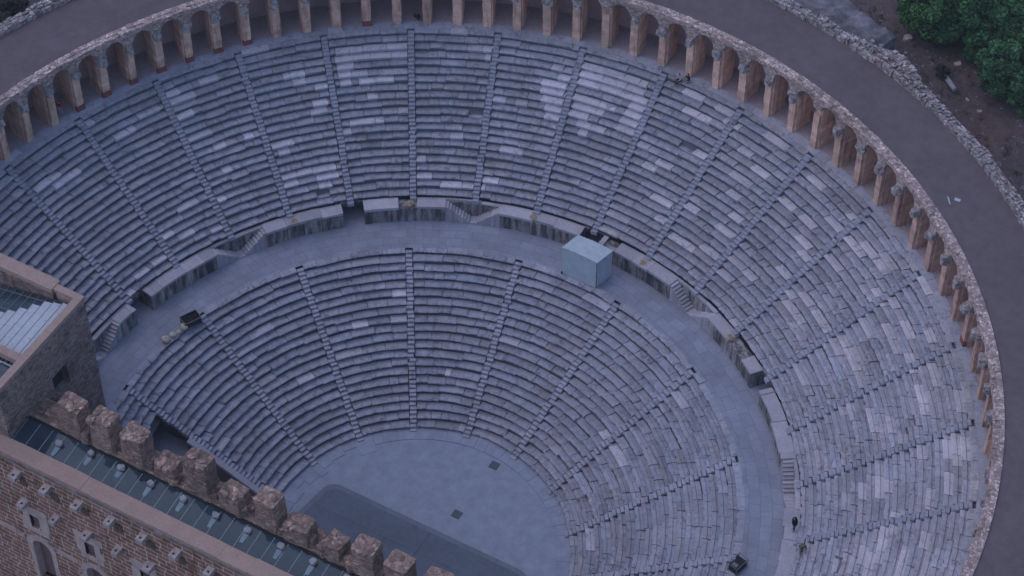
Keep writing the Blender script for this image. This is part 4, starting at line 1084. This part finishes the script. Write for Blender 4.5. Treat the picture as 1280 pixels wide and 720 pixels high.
# ---------------------------------------------------------------- people
def skin_obj(name, pts, edges, material, parent, sub=2, root=0):
    """one continuous tapered surface grown round a skeleton; pts = (x, y, z, rx, ry)"""
    me = bpy.data.meshes.new(name); me.from_pydata([p[:3] for p in pts], edges, [])
    o = bpy.data.objects.new(name, me); COL.objects.link(o); o.parent = parent
    m = o.modifiers.new('Skin', 'SKIN'); m.use_smooth_shade = True
    for i, p in enumerate(pts):
        sv = me.skin_vertices[0].data[i]; sv.radius = (p[3], p[4] if len(p) > 4 else p[3]); sv.use_root = (i == root)
    s = o.modifiers.new('Subdivision', 'SUBSURF'); s.levels = sub; s.render_levels = sub
    me.materials.append(M[material]); return o
def person(label, loc, rz, pose, top, legs, hair='black_hair', hair_len=.0, coat=1.0, group=None):
    t = thing('person', label, 'person', loc, group, rz)
    if pose == 'stand':
        hip, chest, neck, head = (0, 0, .92), (0, .02, 1.30), (0, .03, 1.50), (0, .06, 1.60)
        kn = [(-.10, .02, .50), (.10, .04, .50)]; an = [(-.11, 0, .09), (.11, .03, .09)]; toe = [(-.13, .15, .04), (.13, .18, .04)]
        el = [(-.27, .0, 1.12), (.27, .0, 1.12)]; wr = [(-.27, .10, .89), (.27, .12, .89)]
    elif pose == 'sit':
        hip, chest, neck, head = (0, 0, .14), (0, .06, .52), (0, .10, .72), (0, .15, .81)
        kn = [(-.12, .44, .20), (.13, .44, .22)]; an = [(-.12, .50, -.24), (.13, .48, -.24)]; toe = [(-.13, .66, -.29), (.14, .64, -.29)]
        el = [(-.27, .14, .38), (.27, .14, .38)]; wr = [(-.15, .36, .28), (.15, .38, .28)]
    elif pose == 'squat':
        hip, chest, neck, head = (0, -.05, .28), (0, .12, .62), (0, .18, .81), (0, .23, .90)
        kn = [(-.17, .36, .52), (.17, .36, .52)]; an = [(-.14, .14, .09), (.14, .14, .09)]; toe = [(-.16, .30, .04), (.16, .30, .04)]
        el = [(-.28, .26, .52), (.28, .26, .52)]; wr = [(-.14, .46, .54), (.14, .46, .54)]
    else:  # bend
        hip, chest, neck, head = (0, -.08, .86), (0, .22, 1.14), (0, .38, 1.24), (0, .49, 1.25)
        kn = [(-.11, .06, .48), (.11, .10, .48)]; an = [(-.12, -.02, .09), (.12, .02, .09)]; toe = [(-.13, .14, .04), (.13, .18, .04)]
        el = [(-.24, .32, .90), (.24, .32, .90)]; wr = [(-.16, .44, .68), (.16, .46, .68)]
    mid = lerp(hip, chest, .5)
    pts = [(*hip, .15, .11), (*mid, .13, .10), (*chest, .15, .11), (*neck, .055), (*head, .085, .10), (head[0], head[1]+.01, head[2]+.12, .075, .085), (head[0], head[1]+.115, head[2]+.03, .018)]
    ed = [(0, 1), (1, 2), (2, 3), (3, 4), (4, 5), (4, 6)]
    for s, i in ((-1, 0), (1, 1)):
        sh = (s*.17, chest[1], chest[2]+.10); hj = (s*.09, hip[1], hip[2]-.05); k = len(pts)
        ha = lerp(el[i], wr[i], 1.28); hb = lerp(el[i], wr[i], 1.55)
        pts += [(*sh, .06), (*el[i], .045), (*wr[i], .03), (*ha, .036, .02)]; ed += [(2, k), (k, k+1), (k+1, k+2), (k+2, k+3)]
        for f in range(4):      # fingers
            o = (f-1.5)*.020; l = (1.0, 1.12, 1.05, .86)[f]; q = len(pts)
            tip = lerp(ha, hb, l); pts.append((tip[0]+o*.9, tip[1]+.015, tip[2], .008)); ed.append((k+3, q))
        q = len(pts); th_ = lerp(wr[i], ha, 1.2); pts.append((th_[0]-s*.045, th_[1]+.03, th_[2], .010)); ed.append((k+3, q))
        k = len(pts)
        pts += [(*hj, .085), (*kn[i], .06), (*an[i], .04), (*toe[i], .04, .03)]; ed += [(0, k), (k, k+1), (k+1, k+2), (k+2, k+3)]
    skin_obj('body', pts, ed, 'skin', t, 1)
    sp = [(*lerp(hip, chest, .08), .175*coat, .13*coat), (*mid, .16*coat, .125*coat), (*chest, .175*coat, .135*coat), (*lerp(chest, neck, .75), .08)]
    se = [(0, 1), (1, 2), (2, 3)]
    for s, i in ((-1, 0), (1, 1)):
        sh = (s*.19, chest[1], chest[2]+.10); k = len(sp); sp += [(*sh, .082*coat), (*el[i], .066*coat), (*lerp(el[i], wr[i], .9), .048)]; se += [(2, k), (k, k+1), (k+1, k+2)]
    skin_obj('top', sp, se, top, t, 1)
    lp = [(*hip, .165, .125)]; le = []
    for s, i in ((-1, 0), (1, 1)):
        hj = (s*.10, hip[1], hip[2]-.06); k = len(lp); lp += [(*hj, .10), (*kn[i], .078), (*lerp(kn[i], an[i], .93), .06)]; le += [(0, k), (k, k+1), (k+1, k+2)]
    skin_obj('trousers', lp, le, legs, t, 1)
    for i in (0, 1):
        skin_obj('shoe', [(an[i][0], an[i][1]-.04, an[i][2]-.02, .05, .045), (*toe[i], .048, .035)], [(0, 1)], 'black_clothes', t, 1)
    hp = [(head[0], head[1]-.02, head[2]+.13, .115, .12), (head[0], head[1]-.075, head[2]+.03, .10, .07)]; he = [(0, 1)]
    if hair_len: hp.append((head[0], head[1]-.12, head[2]-hair_len, .10, .05)); he.append((1, 2))
    skin_obj('hair', hp, he, hair, t, 1)
    return t
person('person in a red top and pale trousers standing between two piers of the arcade', (-45.12, 13.85, 19.65), R(200), 'stand', 'red_shirt', 'pale_trousers')
person('person in black crouching at the gallery edge, over the long straight stairway', (-23.6, 40.8, 19.65), R(175), 'squat', 'black_clothes', 'black_clothes', coat=1.3, hair_len=.1)
person('person in black with pale trousers sitting at the foot of a pier, nearer the arcade', (2.35, 45.86, 19.66), R(150), 'sit', 'black_clothes', 'pale_clothes', hair_len=.15, group='couple sitting at the top of the seats')
person('person in pale top and black trousers sitting one row below the piers beside a companion', (1.62, 45.52, 19.66), R(160), 'sit', 'pale_clothes', 'black_clothes', group='couple sitting at the top of the seats')
person('person in a wide black coat standing on the bright podium coping, bottom right', (30.2, 11.05, 10.63), R(120), 'stand', 'black_clothes', 'black_clothes', coat=2.3, hair_len=.25)
person('person in olive clothes with dark hair bending over beside the podium, bottom right', (31.75, 9, 11.06), R(230), 'bend', 'olive_clothes', 'olive_clothes', hair_len=.1)

# ---------------------------------------------------------------- land outside
def gh(x, y):
    r = hypot(x, y); p = degrees(atan2(x, y))
    b = min(1, max(0, (112-abs(p))/14)) if r > 40 else 0
    b = b*b*(3-2*b)
    hill = 20.4+.055*max(0, r-58)+.9*noise.noise(Vector((x*.06, y*.06, 0)))+.35*noise.noise(Vector((x*.3, y*.3, 4)))
    low = -1.2+.4*noise.noise(Vector((x*.05, y*.05, 2)))
    return low*(1-b)+hill*b
mb = MB(); rads = [0, 20, 40, 50, 53.35, 53.5, 54.2, 55, 56, 57, 58.2, 59.5, 61, 62.5, 64, 66, 68, 70, 73, 76, 80, 85, 92, 100, 115, 140, 180, 260, 400, 700, 1200]
na = 240
for r in rads:
    for i in range(na):
        x, y, _ = P(r, 360*i/na); z = -1.6 if r < 53.4 else gh(x, y)
        mb.v.append((x, y, z))
for q in range(len(rads)-1):
    for i in range(na):
        k = (i+1) % na; mb.face((q*na+i, q*na+k, (q+1)*na+k, (q+1)*na+i)[::-1])
struct(mb.build('ground', 'ground', smooth=True))

# ruined masonry block outside the terrace wall
t = thing('ruined_wall', 'long grey weathered masonry block with a sloping top outside the terrace parapet', 'ruin', (8.5, 60, 20))
mb = MB()
cs = [unz_ for unz_ in ((2.0, 56.6), (16.7, 54.9), (17.7, 57.0), (6.0, 61.5))]
(ax, ay), (bx2, by2), (cx2, cy2), (dx2, dy2) = cs
n, m = 22, 6; base = len(mb.v)
for i in range(n+1):
    for j in range(m+1):
        u, v = i/n, j/m
        x = (ax*(1-u)+bx2*u)*(1-v)+(dx2*(1-u)+cx2*u)*v; y = (ay*(1-u)+by2*u)*(1-v)+(dy2*(1-u)+cy2*u)*v
        e = max(abs(v-.5)*2, (u-.8)*5 if u > .8 else 0)
        q = Vector((x*.8, y*.8, 1))
        z = 24.0-.4*u+.3*noise.noise(q)+.12*noise.noise(q*3)-(.5 if e > .95 else 0)
        mb.v.append((x+.2*noise.noise(q*1.3), y+.2*noise.noise(q*1.7), z))
top_n = (n+1)*(m+1)
for i in range(n):
    for j in range(m):
        a = base+i*(m+1)+j; mb.face((a, a+1, a+m+2, a+m+1), tuple([rnd.gauss(1, .05)]*3))
edge = [base+i*(m+1) for i in range(n+1)]+[base+n*(m+1)+j for j in range(1, m+1)]+[base+i*(m+1)+m for i in range(n-1, -1, -1)]+[base+j for j in range(m-1, 0, -1)]
k0 = len(mb.v)
for e in edge:
    x, y, z = mb.v[e]; mb.v.append((x+.15*noise.noise(Vector((x, y, 9))), y+.15*noise.noise(Vector((x, y, 5))), 18.5))
for i in range(len(edge)):
    j = (i+1) % len(edge); mb.face((edge[i], k0+i, k0+j, edge[j]))
mb.build('masonry', 'rubble_outer', t)

# loose stones, column drum
def stone(x, y, s, lab, cat='stone', name='stone', seed=0, group=None, material='pale_stone', v=1.0):
    z = gh(x, y); mb = MB(); mb.rough(x, y, z-.1, z+s*.8, s, s*.75, seed, s*.22, (3, 3, 2), seed, (v, v, v), top=s*.15)
    o = mb.build(name, material); tag(o, lab, cat, group); return o
for i, (x, y, s, lab) in enumerate([(23.24, 59.18, 0.32, 'white angular stone on the reddish slope'), (16.64, 63.97, 0.25, 'pale stone high on the slope by the ruined block'), (20.82, 55.73, 0.3, 'stone just outside the parapet hump'), (17.92, 59.88, 0.4, 'stone at the end of the ruined block'), (22.39, 54.81, 0.22, 'small stone close along the terrace parapet'), (25.69, 55.72, 0.18, 'small dull stone below the column shaft'), (27.23, 54.81, 0.2, 'stone on the reddest earth under the bush')]):
    stone(x, y, s, lab, seed=i+4, group='loose stones on the reddish slope', v=1.1)
x, y = 23.5, 56.65
t = thing('column_shaft', 'broken pale column shaft lying on the reddish slope near a dark bush', 'column', (x, y, gh(x, y)), rz=R(-40))
mb = MB(); k = 16; z = gh(x, y)
for i in range(7):
    s = -1.1+i*2.2/6; r = .30-.012*i
    for j in range(k): mb.v.append((x+s, y+r*cos(2*pi*j/k), z+.26+r*sin(2*pi*j/k)))
for i in range(6):
    for j in range(k): q = (j+1) % k; mb.face((i*k+j, i*k+q, (i+1)*k+q, (i+1)*k+j))
mb.face(range(k)); mb.face(range(6*k, 7*k)); mb.build('shaft', 'walk_stone', t, smooth=False)

mb = MB(); rg = random.Random(5)
for i in range(900):
    p = rg.uniform(8, 36); r = 54.2+rg.random()**1.3*18; x, y, _ = P(r, p); z = gh(x, y); s = rg.uniform(.04, .13)*(1+(rg.random() < .06)*1.2); v = rg.uniform(.5, 1.25); k = len(mb.v)
    j = [rg.uniform(.7, 1.3) for q in range(5)]
    mb.v += [(x-s*j[0], y-s*.7, z-.03), (x+s, y-s*j[1]*.8, z-.03), (x+s*j[2], y+s*.8, z-.03), (x-s*.8, y+s*j[3], z-.03), (x, y, z+s*j[4])]
    for a, b in ((0, 1), (1, 2), (2, 3), (3, 0)): mb.face((k+a, k+b, k+4), (v, v*.97, v*.96))
o = mb.build('gravel', 'walk_stone'); o['kind'] = 'stuff'; o['label'] = 'scattered pale gravel on the reddish slope'
mb = MB()
for i in range(260):
    p = rg.uniform(8, 36); r = 54.5+rg.random()*17; cx, cy, _ = P(r, p)
    for q in range(rg.randrange(8, 22)):
        x, y = cx+rg.gauss(0, .16), cy+rg.gauss(0, .16); z = gh(x, y); h = rg.uniform(.1, .4); a, b = rg.gauss(0, .12), rg.gauss(0, .12); v = rg.uniform(.6, 1.5); k = len(mb.v)
        mb.v += [(x-.035, y, z-.03), (x+.035, y+.02, z-.03), (x+a, y+b, z+h)]; mb.face((k, k+1, k+2), (v*1.1, v, v*.8))
o = mb.build('scrub_grass', 'scrub_stalk'); o['kind'] = 'stuff'; o['label'] = 'low dry scrub between the stones on the slope'
# trees and bushes: trunk with limbs, crown of thousands of small leaves in clumps
def tree(name, label, x, y, R0, Ht, seed, leaf='leaf_green', n=9000, group=None, ls=.16, light=1.0, trunkh=.25):
    rr = random.Random(seed); z = gh(x, y)
    t = thing(name, label, 'tree' if name.endswith('tree') else 'bush', (x, y, z), group)
    mb = MB()
    def limb(a, b, r0, r1, k=6):
        d = Vector(b)-Vector(a); u = d.orthogonal().normalized(); w = d.cross(u).normalized(); base = len(mb.v)
        for c, r in ((a, r0), (b, r1)):
            for i in range(k): q = Vector(c)+(u*cos(2*pi*i/k)+w*sin(2*pi*i/k))*r; mb.v.append(tuple(q))
        for i in range(k): j = (i+1) % k; mb.face((base+i, base+j, base+k+j, base+k+i))
    top = (x+rr.gauss(0, .2), y+rr.gauss(0, .2), z+Ht*.45)
    limb((x, y, z-.3), top, .07*R0+.05, .04*R0+.03)
    clumps = []
    for i in range(60):
        a = rr.uniform(0, 2*pi); e = rr.uniform(-.75, 1); c = math.sqrt(max(0, 1-e*e))
        f = rr.uniform(.45, .98)
        cx, cy, cz = x+R0*f*c*cos(a), y+R0*f*c*sin(a), z+Ht*trunkh+(Ht*(1-trunkh))*(.45+.5*e*f)
        clumps.append((cx, cy, cz, R0*rr.uniform(.16, .36), rr.uniform(.6, 1.45)))
        if i % 3 == 0: limb(top, (cx, cy, cz), .03*R0+.02, .015)
    mb.build('trunk', 'bark', t)
    mb = MB()
    for i in range(n):
        cx, cy, cz, cr, cv = clumps[rr.randrange(len(clumps))]
        d = Vector((rr.gauss(0, 1), rr.gauss(0, 1), rr.gauss(0, 1))).normalized()*cr*(rr.random()**.4)
        c = Vector((cx, cy, cz))+Vector((d.x, d.y, d.z*.8))
        u = Vector((rr.gauss(0, 1), rr.gauss(0, 1), rr.gauss(0, .6))).normalized(); w = u.cross(Vector((rr.gauss(0, 1), rr.gauss(0, 1), rr.gauss(0, 1)))).normalized()
        s = ls*rr.uniform(.45, 1.7); v = light*cv*rr.uniform(.7, 1.3); k = len(mb.v)
        mb.v += [tuple(c-u*s), tuple(c+w*s*.5), tuple(c+u*s), tuple(c-w*s*.5)]; mb.face((k, k+1, k+2, k+3), (v*rr.uniform(.85, 1.25), v, v*rr.uniform(.8, 1.1)))
    mb.build('crown', leaf, t)
for a in [('leafy_tree', 'broad dark green tree at the left end of the clump, by the ruined block', 19.65, 61.24, 2.7, 5.8, 1, {'n': 16000, 'leaf': 'leaf_green', 'trunkh': 0.05}), ('leafy_tree', 'rounded green tree in the middle front of the clump', 22.56, 62.89, 2.9, 6.0, 2, {'n': 16000, 'leaf': 'leaf_deep', 'trunkh': 0.05}), ('leafy_tree', 'yellowish green tree behind the feathery bush', 25.57, 64.1, 2.9, 6, 3, {'n': 14000, 'leaf': 'leaf_pine', 'light': 1.1}), ('leafy_tree', 'dark tree at the top edge behind the clump, leftmost at the back', 18.99, 64.15, 2.9, 6, 4, {'n': 11000, 'leaf': 'leaf_deep', 'trunkh': 0.05}), ('leafy_tree', 'tree at the top edge in the middle of the back row', 21.83, 66.02, 3, 6, 5, {'n': 11000, 'leaf': 'leaf_green', 'trunkh': 0.05}), ('leafy_tree', 'tree in the top right corner of the picture', 25.13, 68.4, 3, 6, 6, {'n': 11000, 'leaf': 'leaf_pine', 'trunkh': 0.05}), ('feathery_bush', 'feathery mid green bush standing in front of the clump on red earth', 27.74, 57.73, 2.5, 6.0, 7, {'n': 18000, 'leaf': 'leaf_pine', 'ls': 0.13, 'light': 1.05, 'trunkh': 0.0}), ('feathery_bush', 'feathery bush at the right edge beside a similar one', 30.85, 57.1, 2.3, 5, 8, {'n': 14000, 'leaf': 'leaf_pine', 'ls': 0.13, 'trunkh': 0.0}), ('leafy_tree', 'low tree closest to the ruined block, at the left foot of the clump', 17.25, 62.91, 1.9, 4.0, 21, {'n': 10000, 'leaf': 'leaf_green', 'trunkh': 0.05}), ('leafy_tree', 'tree filling the gap between the clump and the feathery bush', 25.42, 60.54, 2.2, 4.4, 22, {'n': 11000, 'leaf': 'leaf_deep', 'trunkh': 0.0}), ('leafy_tree', 'tree at the right edge behind the feathery bush', 28.18, 62.48, 2.4, 5.0, 23, {'n': 11000, 'leaf': 'leaf_green', 'trunkh': 0.0}), ('dark_bush', 'small dark leafless bush beside the fallen column shaft', 22.55, 57.2, 0.7, 1.1, 9, {'n': 1500, 'leaf': 'leaf_dark', 'ls': 0.09, 'trunkh': 0.05}), ('dark_bush', 'dark bush in the top left corner outside the parapet', -56.63, 20.94, 2.0, 2.6, 10, {'n': 6000, 'leaf': 'leaf_dark', 'ls': 0.14, 'trunkh': 0.05})]: tree(*a[:7], **a[7])

# ---------------------------------------------------------------- thin haze volume added over the bowl to lift dark tones
hm = bpy.data.materials.new('haze'); hm.use_nodes = True; hn = hm.node_tree; hn.nodes.clear()
ho = hn.nodes.new('ShaderNodeOutputMaterial'); hv = hn.nodes.new('ShaderNodeVolumePrincipled')
hv.inputs['Color'].default_value = (.8, .78, .88, 1); hv.inputs['Density'].default_value = HAZE; hn.links.new(hv.outputs[0], ho.inputs['Volume'])
M['haze'] = hm
mb = MB(); mb.box(-1300, 1300, -1300, 1300, -4.5, 176)
o = mb.build('haze', 'haze'); o['kind'] = 'stuff'; o['label'] = 'thin blue haze added over the theatre to lift dark tones'
# ---------------------------------------------------------------- light, sky, camera
w = bpy.data.worlds.new('World'); sc.world = w; w.use_nodes = True
nt = w.node_tree; bg = nt.nodes['Background']
sky = nt.nodes.new('ShaderNodeTexSky'); sky.sky_type = 'NISHITA'; sky.sun_disc = False
sky.sun_elevation = R(SUN_EL); sky.sun_rotation = R(SUN_ROT); sky.air_density = 1.0; sky.dust_density = 1.0; sky.ozone_density = 4.0
nt.links.new(sky.outputs[0], bg.inputs[0]); bg.inputs[1].default_value = SKY
sun = bpy.data.lights.new('sun', 'SUN'); sun.energy = SUN_E; sun.angle = R(80); sun.color = SUN_C
so = bpy.data.objects.new('sun', sun); COL.objects.link(so)
# the sky's azimuth is measured from +y towards +x
el, az = R(SUN_EL_LAMP), R(SUN_ROT)
dv = Vector((sin(az)*cos(el), cos(az)*cos(el), sin(el)))
so.rotation_euler = dv.to_track_quat('Z', 'Y').to_euler()
cam = bpy.data.cameras.new('camera'); co = bpy.data.objects.new('camera', cam); COL.objects.link(co)
cam.sensor_width = 36; cam.lens = FPX/1280*36; cam.clip_start = 1; cam.clip_end = 5000
co.location = CAM; co.rotation_euler = (pi/2-PITCH, 0, YAW); sc.camera = co
vs = sc.view_settings; vs.view_transform = 'Standard'; vs.look = 'None'; vs.gamma = 1; vs.use_curve_mapping = False; vs.exposure = EXPOSURE
